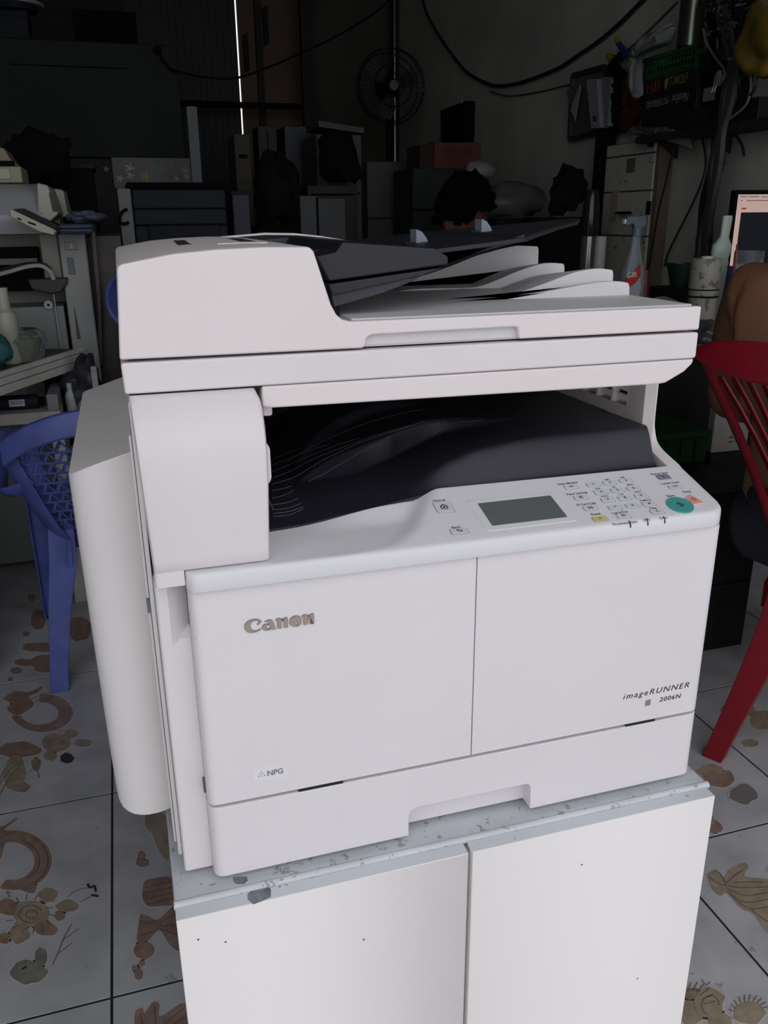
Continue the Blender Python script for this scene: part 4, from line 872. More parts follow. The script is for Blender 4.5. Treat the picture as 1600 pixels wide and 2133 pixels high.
# ---- big open copier, far left
y0 = 2.30; x0, _, z0, z1 = rect(-330, 492, 134, 745, y0); xm = on(134, 600, 1, y0).x; xr = on(190, 600, 1, y0).x
t = T('dismantled_copier', 'big dismantled cream copier standing open with its inside showing, far left', 'photocopier', ((x0 + xr) / 2, y0 + .3, FZ))
MB().box(x0, xr, y0 + .18, y0 + .62, FZ + .02, z1).build('body', CREAMD, t, bevel=.006)
MB().box(xm, xr, y0, y0 + .2, FZ + .02, z1).build('right_panel', mat('panel_grey_green', (.27, .28, .28), .5, mott=.12), t, bevel=.006)
a, b, c, d = rect(80, 490, 134, 595, y0 + .01); MB().box(a, xm - .002, y0 + .02, y0 + .2, c, z1).build('inner_panel', CREAMD, t, bevel=.004)
a, b, c, d = rect(-60, 700, 116, 760, y0); lp = on(60, 640, 1, y0)
MB().box(x0, xm - .01, y0 + .01, y0 + .2, FZ + .02, lp.z).build('lower_cover', mat('cover_grey_green', (.20, .215, .21), .5, mott=.12), t, bevel=.004)
a, b, c, d = rect(113, 612, 128, 745, y0); MB().box(a, b, y0 - .004, y0 + .02, FZ + .1, d).build('edge_strip', GREYW, t, bevel=.002)
MB().box(x0, on(68, 500, 1, y0).x, y0 + .10, y0 + .19, on(0, 540, 1, y0).z, on(0, 518, 1, y0).z).build('slot', BLK, t)
MB().box(x0, on(98, 500, 1, y0).x, y0 + .08, y0 + .185, on(0, 612, 1, y0).z, on(0, 556, 1, y0).z).build('fuser_bay', BLK, t)
MB().box(x0, on(68, 500, 1, y0).x, y0 + .06, y0 + .18, on(0, 554, 1, y0).z, on(0, 541, 1, y0).z).build('guide_bar', mat('bar_brown', (.13, .11, .10), .5), t)
MB().prism([(p.x, p.z) for p in (on(u, v, 1, y0 - .02) for u, v in ((56, 582), (142, 578), (140, 592), (127, 609), (106, 613), (66, 604)))], 'y', y0 - .02, y0 + .1).build('gear_cover', mat('cover_black_brown', (.03, .027, .024), .5), t, bevel=.006)
MB().tube(spline([on(u, v, 1, y0 - .03) for u, v in ((-20, 576), (20, 566), (55, 556), (85, 554), (103, 565), (112, 583))], 6), .0065, 6).build('hose', GREYW, t)
MB().tube(spline([on(u, v, 1, y0 - .02) for u, v in ((-20, 570), (25, 556), (60, 549), (90, 550), (106, 562))], 6), .005, 6).build('hose', DG2, t)
for k in range(5):
    for j in range(9):
        a, b, c, d = rect(139 + k * 3.1 + j * .55, 537 + j * 4, 141 + k * 3.1 + j * .55, 539.6 + j * 4, y0); MB().box(a, b, y0 - .001, y0 + .004, c, d).build('vent_hole', BLK, t, smooth=False)
a, b, c, d = rect(133, 504, 163, 521, y0); MB().box(a, b, y0 - .003, y0 + .01, c, d).build('latch_plate', CREAMD, t, bevel=.002); a, b, c, d = rect(143, 507, 154, 519, y0); MB().box(a, b, y0 - .008, y0, c, d).build('latch', GREYW, t, bevel=.002)
a, b, c, d = rect(154, 638, 166, 706, y0); MB().prism([(a, d), (b - .004, d), (b + .004, c), (b - .008, c)], 'y', y0 - .003, y0 + .01).build('grille', mat('grille_brown', (.07, .06, .055), .6), t)
MB().lathe([(.014, -.002), (.014, .004)], on(101, 635, 1, y0), 14, 'y').build('hub', GREYW, t); MB().lathe([(.004, -.005), (.004, .004)], on(101, 635, 1, y0), 10, 'y').build('hub', BLK, t)
MB().tube([on(192, 470, 1, y0 + .05), on(206, 620, 1, y0 + .05), on(210, 760, 1, y0 + .05)], .008, 8).build('side_rail', mat('rail_brown', (.12, .105, .09), .45), t)
MB().box(xr, xr + .11, y0 + .08, y0 + .60, FZ + .02, z1 - .01).build('side_panel', mat('side_brown', (.075, .068, .06), .6, mott=.3), t, bevel=.004)
ztc = z1
# printers on it
def printer(label, u0, v0, u1, v1, y, dep, zb_, poly, hole):
    x0, x1, z0, z1 = rect(u0, v0, u1, v1, y); t = T('printer', label, 'printer', ((x0 + x1) / 2, y + dep / 2, zb_))
    prof = [(y + .0, zb_), (y - .01, zb_ + .05), (y + .01, (zb_ + z1) / 2 + .01), (y + .05, z1 - .02), (y + .10, z1), (y + dep, z1), (y + dep, zb_)]
    pr = [(p.x, p.y) for p in spline([(a, b, 0) for a, b in prof[:5]], 5)] + prof[5:]
    MB().prism(pr, 'x', x0, x1 - .005 if not poly else on(poly[0][0] + 4, poly[0][1], 1, y).x).build('body', mat('printer_silver', (.34, .35, .37), .22, mott=.06), t); ep = [on(u, v, 1, y - .006) for u, v in poly]; MB().prism([(p.x, max(p.z, zb_)) for p in ep], 'y', y - .006, y + dep - .02).build('end_cover', CREAM, t, bevel=.006)
    hp = [on(u, v, 1, y - .008) for u, v in hole]; MB().prism(rpoly([(p.x, p.z) for p in hp], .008), 'y', y - .008, y - .003).build('side_opening', mat('opening_olive', (.05, .05, .035), .6), t)
    MB().box(x0 + .04, x0 + .10, y - .012, y + .02, zb_ + .03, zb_ + .05).build('button', DG2, t)
    return t
printer('cream laser printer with rounded silver front on the dismantled copier', -180, 380, 108, 462, 2.30, .34, ztc, [(76, 380), (100, 386), (122, 446), (104, 462), (78, 452)], [(101, 400), (108, 402), (122, 440), (110, 442)])
printer('second cream printer half hidden behind the rounded silver-fronted one', -60, 392, 142, 460, 2.72, .22, ztc, [(112, 392), (132, 396), (146, 448), (128, 454), (108, 420)], [(134, 406), (140, 408), (150, 444), (141, 442)])
# white slanted unit, navy case, cloth
def slant(name, label, cat, pts, y, th, m, extra=None):
    P_ = [on(u, v, 1, y) for u, v in pts]; t = T(name, label, cat, (P_[0].x, y, min(p.z for p in P_)))
    o_ = MB().prism([(p.x, p.z) for p in P_], 'y', y, y + th).build('body', m, t, bevel=.003); return t, P_
t, P_ = slant('scanner_unit', 'white slanted scan unit with two small slots propped on the dismantled copier', 'machine part', [(19, 437), (24, 436), (118, 480), (112, 490), (80, 482), (22, 452)], 2.16, .28, CREAM)
for pts in ([(36, 453), (45, 456), (44, 459), (36, 456)], [(59, 461), (75, 467), (74, 470), (58, 464)]): Q = [on(u, v, 1, 2.158) for u, v in pts]; MB().prism([(p.x, p.z) for p in Q], 'y', 2.157, 2.165).build('slot', BLK, t)
Q = [on(u, v, 1, 2.18) for u, v in ((28, 436), (44, 434), (125, 472), (120, 479))]; MB().prism([(p.x, p.z) for p in Q], 'y', 2.18, 2.40).build('glass_frame', DG, t)
x0, x1, z0, z1 = rect(120, 474, 198, 500, 2.12)
t = T('equipment_case', 'flat navy case with blue cloth on top at the corner of the dismantled copier', 'case', ((x0 + x1) / 2, 2.25, ztc)); MB().box(x0, x1, 2.13, 2.55, ztc + .001, z1 + .01).build('body', mat('case_navy', (.045, .055, .11), .5), t, bevel=.012, seg=3); MB().box(x0 + .003, x1 - .003, 2.128, 2.14, ztc + .014, ztc + .018).build('seam', BLK, t)
def heap(name, label, cat, u, v, y, rx, ry, rz, m, zb_, seed=1, amp=.35, group=None, sub=3):
    c = on(u, v, 1, y); random.seed(seed); bm = bmesh.new(); bmesh.ops.create_icosphere(bm, subdivisions=sub, radius=1)
    ph = [(random.uniform(-1, 1), random.uniform(-1, 1), random.uniform(-1, 1), random.uniform(3, 11), random.uniform(0, 6)) for _ in range(12)]
    for w_ in bm.verts:
        x, y_, z = w_.co; q = sum(math.sin((a * x + b * y_ + c_ * z) * f_ + p_) for a, b, c_, f_, p_ in ph) / 5
        k = 1 + amp * q; w_.co = Vector((x * rx * k, y_ * ry * k, max(z, -.75) * rz * k))
    lo = min(w_.co.z for w_ in bm.verts)
    for w_ in bm.verts: w_.co = w_.co + Vector((c.x, c.y, zb_ - lo))
    me = bpy.data.meshes.new(name); bm.to_mesh(me); bm.free(); me.materials.append(m); o_ = bpy.data.objects.new(name, me); COL.objects.link(o_); fin(o_, ang=60)
    return tag(o_, label, cat, group)
heap('cloth', 'crumpled blue cloth lying on the flat navy case', 'cloth', 180, 458, 2.3, .05, .05, .02, mat('cloth_blue', (.075, .10, .14), .8), z1 + .008, 4)
zt1 = on(50, 380, 1, 2.35).z
# stack above the silver printer
x0, x1, a0, a1 = rect(-90, 344, 46, 374, 2.38); t = T('paper_tray', 'cream paper tray lying on the silver-fronted printer', 'tray', ((x0 + x1) / 2, 2.5, zt1)); MB().box(x0, x1, 2.40, 2.62, zt1, a1).build('body', mat('tray_cream', (.30, .29, .20), .5), t, bevel=.006); MB().box(x0, x1 - .035, 2.392, 2.405, zt1 + .012, a1 - .010).build('front', CREAM, t)
za = a1; x0, x1, b0, b1 = rect(-90, 306, 36, 338, 2.38); t = T('printer_cover', 'slanted tan printer cover on top of the cream paper tray', 'cover', ((x0 + x1) / 2, 2.5, za)); MB().prism([(x0, za + .001), (x1, za + .001), (x1 - .02, za + .02), (x1 - .035, b1), (x0, b1 + .02)], 'y', 2.40, 2.60).build('body', mat('cover_tan', (.22, .19, .13), .5), t, bevel=.004); MB().box(x0, x1 - .01, 2.396, 2.41, za + .001, za + .015).build('base_strip', BLK, t)
heap('fabric_heap', 'black heap of bags behind the cream tray and printer', 'bag', 80, 335, 2.85, .10, .08, .10, BLK, ztc + .15, 5)
x0, x1, b0, b1 = rect(36, 380, 130, 400, 2.80); t = T('case', 'black flat case under the black heap of bags', 'case', ((x0 + x1) / 2, 2.9, ztc)); MB().box(x0, x1 + .05, 2.95, 3.0, ztc - .3, ztc + .06).build('body', BLK, t); 
bpy.data.objects.remove(t.children[0]); bpy.data.objects.remove(t)
x0, x1, b0, b1 = rect(20, 350, 250, 470, 2.98); t = T('shelf_unit', 'low black shelf unit behind the cream printers', 'shelf', ((x0 + x1) / 2, 3.1, FZ)); MB().box(x0, x1 - .08, 3.0, 3.3, FZ, b1).build('carcass', BLK, t, bevel=.004); MB().box(x0 - .01, x1 - .07, 2.99, 3.31, b1, b1 + .02).build('top', NAVY, t, bevel=.003)
# ---- diagonal bench with aluminium edge, bottle, plastic tub
zB = .215; A = on(-60, 800, 2, zB); Bq = on(176, 727, 2, zB); dv = (Bq - A).normalized(); nv = Vector((-dv.y, dv.x, 0)); 
A = Bq - dv * 1.0
t = T('work_bench', 'narrow workbench with a dull aluminium edge slanting at far left', 'bench', ((A + Bq) / 2 - Vector((0, 0, zB - FZ))))
def obox(mb, p, L, w_, z0, z1, off=0):
    V = [p + nv * off, p + dv * L + nv * off, p + dv * L + nv * (off + w_), p + nv * (off + w_)]; return mb.prism([(v.x, v.y) for v in V], 'z', z0, z1)
obox(MB(), A, 1.0, .14, zB - .02, zB - .001, .012).build('top', mat('bench_dark', (.04, .04, .04), .5), t)
e_ = MB(); obox(e_, A, 1.0, .016, zB - .008, zB + .006); obox(e_, A, 1.0, .010, zB - .030, zB - .010, .003); obox(e_, A, 1.0, .016, zB - .055, zB - .032); e_.build('edge_profile', ALU, t, bevel=.002)
for L, o_ in ((.08, .01), (.962, .01), (.08, .10), (.962, .10)): obox(MB(), A + dv * L, .035, .035, FZ, zB - .02, o_).build('leg', DARKW, t)
pb = on(28, 735, 2, zB); GRE = mat('bottle_pale_green', (.36, .38, .30), .35)
def bottle(name, label, c, zb_, H, r, m, capm, group=None, prof=None, cat='bottle'):
    t = T(name, label, cat, (c.x, c.y, zb_), group); pf = prof or [(0, 0), (.9, 0), (1, .03), (1, .5), (.95, .6), (.5, .72), (.42, .80), (.42, .82)]
    MB().lathe([(a * r, zb_ + b * H) for a, b in pf], (c.x, c.y, 0), 20).build('body', m, t); h0 = zb_ + pf[-1][1] * H; MB().lathe([(0, h0 - .002), (.5 * r, h0 - .002), (.52 * r, zb_ + H), (0, zb_ + H)], (c.x, c.y, 0), 16).build('cap', capm, t); return t
pB = Vector((on(28, 690, 1, A.y + .35).x, A.y + .35, 0))
q = on(30, 650, 1, Bq.y - .12); yq = q.y
def onbench(u, off):  # point on the bench at photo column u
    best = None
    for k in range(200):
        p = A + dv * (k / 200) + nv * off; pc = (_R.transposed() @ (p - Vector(CAM))); uu = 800 + FPX * pc.x / -pc.z
        if best is None or abs(uu - u) < best[0]: best = (abs(uu - u), p)
    return best[1]
pB = onbench(26, .08)
bottle('bottle', 'pale green plastic bottle with tall cap on the slanting workbench', pB, zB, .215, .033, GRE, mat('cap_cream', (.40, .42, .38), .4), prof=[(0, 0), (.8, 0), (.9, .05), (.85, .3), (1, .45), (1, .58), (.85, .68), (.55, .72), (.55, .80), (.5, .84)])
CLEAR = mat('clear_plastic', (.55, .58, .60), .12, trans=.85, ior=1.2, bump=.8, bscale=40)
YEL = mat('tub_yellow_green', (.20, .21, .07), .5, mott=.4, mscale=30)
pC = onbench(48, .075); t = T('tub', 'yellow-green tub wrapped in a clear plastic bag on the slanting workbench', 'tub', (pC.x, pC.y, zB)); MB().lathe([(0, zB), (.045, zB), (.05, zB + .06), (.048, zB + .065)], (pC.x, pC.y, 0), 20).build('tub', YEL, t)
random.seed(9); mb = MB(); secs = []
for k in range(7):
    r = [.056, .060, .062, .064, .070, .066, .050][k]; secs.append([Vector((pC.x, pC.y, zB + .002 + .015 * k)) + Vector((math.cos(a), math.sin(a), 0)) * r * random.uniform(.88, 1.12) for a in np.arange(0, 2 * PI, PI / 14)])
mb.loft(secs, cap=False).build('bag', CLEAR, t)
pD = onbench(-14, .07); heap('plastic_bag', 'teal and clear crumpled plastic bag left of the yellow-green tub', 'bag', 0, 0, 2, .05, .05, .05, mat('bag_teal', (.03, .12, .11), .3), zB, 8).location = (0, 0, 0)
o_ = bpy.data.objects['plastic_bag']; cc = sum((Vector(b) for b in o_.bound_box), Vector()) / 8; o_.location = (pD.x - cc.x, pD.y - cc.y, 0)
# low white table under it with toner cartridge
zT = .075; y0 = 1.95; xr_ = on(118, 800, 1, y0).x
t = T('side_table', 'worn white low table under the slanting workbench', 'table', (xr_ - .25, y0 + .15, FZ)); WT = mat('table_worn_white', (.40, .39, .36), .6, mott=.25, mscale=9, spots=.5, sscale=40, thr=.64, spotc=(.14, .13, .12))
MB().box(xr_ - .5, xr_, y0, y0 + .24, zT - .035, zT).build('top', WT, t, bevel=.004)
for a, b in ((xr_ - .035, y0 - .004), (xr_ - .50, y0), (xr_ - .035, y0 + .20), (xr_ - .5, y0 + .20)): MB().box(a, a + .036, b, b + .036, FZ, zT - .036).build('leg', WT, t, bevel=.003)
MB().box(xr_ - .034, xr_ - .002, y0 + .0, y0 + .2, zT, zT + .05).build('rim_block', mat('block_grey', (.18, .18, .19), .6), t, bevel=.003)
p = on(36, 815, 1, y0 + .06); t = T('toner_cartridge', 'dark toner cartridge with a white barcode sticker on the worn white table', 'cartridge', (p.x, p.y, zT)); MB().tube([(p.x - .09, p.y, zT + .022), (p.x + .055, p.y, zT + .022)], .022, 14).build('body', NAVY, t); MB().lathe([(.012, 0), (.012, .02)], (p.x + .052, p.y, zT + .022), 12, 'x').build('end_cap', BLK, t)
s_ = MB().box(p.x - .025, p.x + .018, p.y - .0235, p.y - .018, zT + .014, zT + .034).build('sticker', mat('sticker_pale', (.5, .5, .52), .5), t)
for k in range(9): MB().box(p.x - .020 + .004 * k, p.x - .0185 + .004 * k, p.y - .0240, p.y - .0232, zT + .019, zT + .031).build('barcode_bar', INK, s_, smooth=False)
p = on(70, 808, 1, y0 + .18); tag(MB().tube(spline([(p.x + .03 * math.cos(a), p.y + .03 * math.sin(a) * .7, zT + .008 + .012 * abs(math.sin(a * 1.5))) for a in np.arange(0, 6.5, .6)], 3), .003, 5).build('wire_coil', mat('wire_yellow', (.30, .26, .04), .5)), 'small coil of yellow wire behind the toner cartridge', 'wire')
# dark cabinet underneath, seen beside the chair leg
a = on(62, 1240, 2, FZ); t = T('floor_cabinet', 'dark navy machine standing on the floor at the left edge behind the blue chair', 'machine', (-.75, 1.6, FZ))
pl_ = [(-1.1, 1.50), (-.47, 1.50), (-.505, 1.85), (-1.1, 1.85)]; MB().prism(pl_, 'z', FZ + .002, on(40, 900, 1, 1.5).z - .05).build('body', NAVY, t, bevel=.01); MB().prism([(-1.08, 1.497), (-.49, 1.497), (-.49, 1.503), (-1.08, 1.503)], 'z', FZ + .25, FZ + .256).build('seam', BLK, t)
# clutter between table and copier
y0 = 2.0; x0, x1, a0, a1 = rect(142, 862, 260, 900, y0); t = T('crate', 'black crate holding bottles and oddments behind the blue chair', 'crate', ((x0 + x1) / 2, y0 + .1, FZ)); zc_ = a1
MB().box(x0, x1, y0, y0 + .2, FZ, zc_ - .02).build('body', BLK, t, bevel=.004); MB().box(x0 - .006, x1 + .006, y0 - .006, y0 + .206, zc_ - .02, zc_).build('rim', NAVY, t, bevel=.003)
for (u, r, H, m, lb) in ((128, .016, .085, GREYW, 'slim grey bottle on the black crate, leftmost'), (144, .013, .05, mat('bottle_dim', (.12, .12, .13), .4), 'dim short bottle on the black crate beside the slim grey one'), (205, .012, .07, NAVY, 'navy small bottle on the black crate')):
    bottle('bottle', lb, on(max(u, 150) + (20 if u > 140 and u < 160 else 0), 850, 1, y0 + .05), zc_, H, r, m, m)
heap('wire_tangle', 'dark tangle of parts on the black crate below the aluminium bench end', 'parts', 175, 800, y0 + .08, .045, .05, .07, mat('tangle_dark', (.02, .022, .028), .5), zc_, 12, .6)
p = on(195, 772, 1, y0 + .02); t = T('adapter', 'small pale adapter standing in the dark tangle beside the copier', 'adapter', (p.x, p.y, p.z)); MB().box(p.x - .009, p.x + .009, p.y, p.y + .02, zc_, p.z + .012).build('body', mat('adapter_pale', (.30, .28, .27), .5), t, bevel=.002); MB().box(p.x - .004, p.x + .004, p.y - .002, p.y, p.z - .004, p.z + .004).build('socket', INKG, t)
# blue basin leaning beside the copier
bs = on(262, 625, 1, 2.15); t = T('stand', 'dark crate stack holding the blue basin behind the copier', 'crate', (bs.x + .05, 2.18, FZ)); MB().box(bs.x - .03, bs.x + .3, 2.08, 2.35, FZ, bs.z - .105).build('body', BLK, t, bevel=.004); MB().box(bs.x - .035, bs.x + .305, 2.075, 2.355, bs.z - .12, bs.z - .102).build('rim', NAVY, t)
t = T('basin', 'round blue plastic basin peeking out behind the left edge of the copier', 'basin', (bs.x + .04, 2.16, bs.z - .10)); c = (bs.x + .040, 2.15, bs.z)
MB().lathe([(0, .07), (.066, .065), (.092, 0.0), (.101, -.005), (.101, .002), (.082, .06), (.0, .076)], c, 28, 'y').build('bowl', BLUE, t)
# ================================================================== BACKGROUND, MIDDLE
def cabbox(name, label, cat, u0, v0, u1, y, dep, m, zb_=FZ, extra=None, group=None, v1=500):
    x0, x1, z0, z1 = rect(u0, v0, u1, v1, y); t = T(name, label, cat, ((x0 + x1) / 2, y + dep / 2, zb_), group)
    MB().box(x0, x1, y, y + dep, zb_, z1).build('body', m, t, bevel=.005); return t, x0, x1, z1
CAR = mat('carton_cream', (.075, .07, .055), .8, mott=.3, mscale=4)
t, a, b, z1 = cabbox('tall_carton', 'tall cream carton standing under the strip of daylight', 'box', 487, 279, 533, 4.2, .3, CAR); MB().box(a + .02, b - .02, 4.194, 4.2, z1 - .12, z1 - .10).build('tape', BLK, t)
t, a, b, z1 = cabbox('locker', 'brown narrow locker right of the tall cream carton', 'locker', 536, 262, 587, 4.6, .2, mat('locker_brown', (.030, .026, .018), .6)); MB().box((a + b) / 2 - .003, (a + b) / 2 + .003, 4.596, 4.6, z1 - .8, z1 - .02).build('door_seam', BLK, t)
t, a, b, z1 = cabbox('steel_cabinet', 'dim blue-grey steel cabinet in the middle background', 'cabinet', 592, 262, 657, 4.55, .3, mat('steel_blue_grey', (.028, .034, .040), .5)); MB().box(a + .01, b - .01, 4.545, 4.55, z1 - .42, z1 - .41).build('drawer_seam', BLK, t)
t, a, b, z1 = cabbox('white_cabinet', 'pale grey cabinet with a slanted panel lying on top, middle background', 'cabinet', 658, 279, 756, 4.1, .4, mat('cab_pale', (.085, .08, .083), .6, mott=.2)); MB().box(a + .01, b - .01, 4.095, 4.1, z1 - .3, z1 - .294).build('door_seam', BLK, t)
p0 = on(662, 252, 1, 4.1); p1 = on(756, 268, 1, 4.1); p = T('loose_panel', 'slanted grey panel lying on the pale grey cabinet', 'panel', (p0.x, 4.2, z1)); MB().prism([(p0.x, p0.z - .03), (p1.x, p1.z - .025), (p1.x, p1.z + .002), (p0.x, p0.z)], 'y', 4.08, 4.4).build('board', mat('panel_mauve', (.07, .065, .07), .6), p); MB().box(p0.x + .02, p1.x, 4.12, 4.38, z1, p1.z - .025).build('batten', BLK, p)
heap('bin_bag', 'black bin bag heaped before the pale grey cabinet', 'bag', 705, 330, 3.95, .10, .08, .14, BLK, on(705, 385, 1, 3.95).z, 21, .3)
t, a, b, z1 = cabbox('machine_box', 'black machine under the black bin bag', 'machine', 640, 386, 745, 3.9, .18, mat('machine_black', (.018, .017, .016), .6)); MB().box(a + .02, b - .02, 3.895, 3.9, z1 - .05, z1 - .04).build('slot', BLK, t)
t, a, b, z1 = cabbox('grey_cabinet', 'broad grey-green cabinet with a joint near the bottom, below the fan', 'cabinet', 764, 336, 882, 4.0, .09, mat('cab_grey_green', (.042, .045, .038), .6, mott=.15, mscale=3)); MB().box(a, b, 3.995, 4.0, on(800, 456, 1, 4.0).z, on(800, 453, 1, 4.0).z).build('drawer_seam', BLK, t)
t, a, b, z1 = cabbox('teal_machine', 'dim teal-grey machine just behind the copier lid', 'machine', 662, 412, 722, 3.2, .4, mat('machine_teal', (.022, .030, .033), .5)); MB().box(a - .08, a - .004, 3.21, 3.6, FZ, z1 + .01).build('side_panel', mat('machine_teal2', (.03, .035, .038), .5), t, bevel=.004)
t, a, b, z1 = cabbox('blue_bin', 'dim blue bin beside the navy machine', 'bin', 482, 398, 525, 3.2, .25, mat('bin_blue', (.012, .02, .04), .5)); MB().box(a - .006, b + .006, 3.194, 3.456, z1 - .015, z1).build('rim', NAVY, t, bevel=.003)
heap('plastic_bag', 'dark crumpled bag on the floor pile left of the teal-grey machine', 'bag', 575, 395, 3.5, .10, .10, .16, mat('bag_dark_grey', (.008, .008, .009), .9, spec=.15), on(575, 470, 1, 3.5).z, 31, .3)
t, a, b, z1 = cabbox('pedestal_unit', 'black pedestal under the dark crumpled bag', 'cabinet', 535, 471, 612, 3.4, .3, BLK); MB().box(a, b, 3.396, 3.4, z1 - .03, z1 - .026).build('drawer_seam', NAVY, t)
# standing fan and steel pole
yF = 5.0; c = on(815, 180, 1, yF); R_ = 66 / FPX * (yF + .67) * 1.04
t = T('standing_fan', 'black standing fan with round wire cage in front of the steel pole', 'fan', (c.x, yF + .1, FZ))
MB().lathe([(0, FZ), (.2, FZ), (.21, FZ + .02), (.05, FZ + .05), (0, FZ + .05)], (c.x, yF + .08, 0), 24).build('base', BLK, t); MB().tube([(c.x, yF + .08, FZ + .04), (c.x, yF + .08, c.z - .05)], .014, 8).build('pole', BLK, t); MB().lathe([(0, .18), (.06, .17), (.07, .08), (.05, .04), (0, .04)], (c.x, yF, c.z), 18, 'y').build('motor', BLK, t)
MB().lathe([(0, -.035), (.035, -.033), (.045, -.02), (.045, .04)], (c.x, yF, c.z), 16, 'y').build('hub', NAVY, t); MB().lathe([(0, -.064), (.03, -.062), (.03, -.056)], (c.x, yF, c.z), 16, 'y').build('badge', mat('badge_grey', (.1, .1, .12), .4), t)
for k in range(3):
    a = 2 * PI * k / 3 + .4; pr = [(c.x + r * R_ * math.cos(a + da), c.z + r * R_ * math.sin(a + da)) for r, da in ((.12, -.3), (.5, -.5), (.85, -.35), (.9, .1), (.6, .35), (.14, .4))]; MB().prism(rpoly(pr, .03), 'y', yF - .004, yF + .004).build('blade', mat('blade_black', (.012, .012, .016), .35), t)
for yy, rr in ((-.05, .55), (-.055, .3), (-.02, .97), (.03, 1.0), (.07, .9)): MB().tube([(c.x + rr * R_ * math.cos(a), yF + yy, c.z + rr * R_ * math.sin(a)) for a in np.arange(0, 6.3, .2)], .0035, 5).build('cage_ring', BLK, t)
for k in range(40): a = 2 * PI * k / 40; MB().tube([(c.x + .03 * math.cos(a), yF - .06, c.z + .03 * math.sin(a)), (c.x + .6 * R_ * math.cos(a), yF - .048, c.z + .6 * R_ * math.sin(a)), (c.x + R_ * math.cos(a), yF + .02, c.z + R_ * math.sin(a))], .0014, 4).build('cage_wire', BLK, t)
c = on(822, 100, 1, YB - .15); tag(MB().lathe([(.035, FZ), (.035, ZC)], (c.x, c.y, 0), 16).build('steel_pole', mat('pole_steel', (.10, .13, .14), .25, metal=.9)), 'dull steel pole from floor to ceiling behind the fan', 'pole')
c = on(640, 100, 1, YB - .35); tag(MB().box(c.x - .04, c.x + .04, c.y, c.y + .08, FZ, ZC).build('steel_post', DARKW), 'dark square post in front of the brown door', 'post')
b = on(636, 222, 1, YB - .33); tag(MB().box(-1.75, b.x, b.y, b.y + .04, b.z - .02, b.z + .02).build('cross_bar', BLK), 'black horizontal bar across the back doors', 'bar')
# orange carton, black board, on a grey stand
yO = 3.6; x0, x1, z0, z1 = rect(905, 296, 1001, 352, yO)
t = T('stand', 'dim grey stand holding the orange carton behind the curly head', 'stand', ((x0 + x1) / 2, yO + .2, FZ)); MB().box(x0 - .12, x1, yO - .02, yO + .3, FZ, z0).build('body', DG, t, bevel=.004); MB().box(x0 - .12, x1, yO - .024, yO - .018, z0 - .2, z0 - .19).build('seam', BLK, t)
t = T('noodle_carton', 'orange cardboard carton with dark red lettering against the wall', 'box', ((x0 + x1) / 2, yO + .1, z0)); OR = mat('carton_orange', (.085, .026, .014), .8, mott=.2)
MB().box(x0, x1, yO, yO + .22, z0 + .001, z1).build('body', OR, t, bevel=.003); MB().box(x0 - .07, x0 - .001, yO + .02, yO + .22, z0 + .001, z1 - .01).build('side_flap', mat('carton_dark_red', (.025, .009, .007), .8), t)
text('Hảo Hảo', .035, ((x0 + x1) / 2, yO - .001, (z0 + z1) / 2 + .02), UX, UZ, mat('carton_red_ink', (.03, .003, .003), .7), t, width=(x1 - x0) * .62, shear=.2)
# black board leaning on the wall above it
P_ = [on(u, v, 0, XW - .06) for u, v in ((920, 230), (974, 210), (972, 295), (921, 297))]; 
t = T('black_board', 'black flat board hanging on the wall above the orange carton', 'board', P_[3]); MB().prism([(p.y, p.z) for p in P_], 'x', XW - .07, XW - .005).build('board', BLK, t, bevel=.003); MB().tube([(XW - .012, (P_[0].y + P_[1].y) / 2, P_[1].z - .01), (XW - .004, (P_[0].y + P_[1].y) / 2, P_[1].z + .03)], .004, 6).build('hook', ALU, t)
# pale lump painting the highlight on the hair, clear bag, black bag
heap('plastic_bag', 'pale lump standing in for the highlight above the curly head', 'bag', 1000, 345, 3.35, .075, .05, .045, mat('hair_highlight_pale', (.16, .16, .15), .5), on(1000, 372, 1, 3.35).z, 41, .15)
x0, x1, a0, a1 = rect(972, 373, 1032, 400, 3.35); t = T('carton', 'dark carton between the curly head and the wall, under the pale highlight lump', 'box', ((x0 + x1) / 2, 3.4, FZ)); MB().box(x0, x1 - .06, 3.29, 3.40, FZ, on(1000, 372, 1, 3.35).z).build('body', DARKW, t, bevel=.004); MB().box(x0 + .02, x1 - .08, 3.286, 3.29, FZ + .4, FZ + .45).build('tape', BLK, t)
# ================================================================== RIGHT: desk along the wall
zD = .20; DK = mat('desk_black', (.006, .006, .007), .55, spec=.25)
t = T('desk', 'long black desk along the right wall', 'desk', (1.9, 2.2, FZ))
MB().prism([(1.46, 1.60), (XW - .01, 1.60), (XW - .01, 3.05), (1.72, 3.05), (1.72, 2.36), (1.46, 2.36)], 'z', zD - .03, zD).build('top', DK, t, bevel=.003); MB().box(1.50, XW - .02, 1.64, 1.67, FZ + .002, zD - .031).build('front_panel', DK, t); MB().box(1.49, 1.52, 1.68, 2.30, FZ + .002, zD - .031).build('side_panel', DK, t); MB().box(1.74, XW - .02, 3.0, 3.03, FZ + .002, zD - .031).build('end_panel', DK, t)
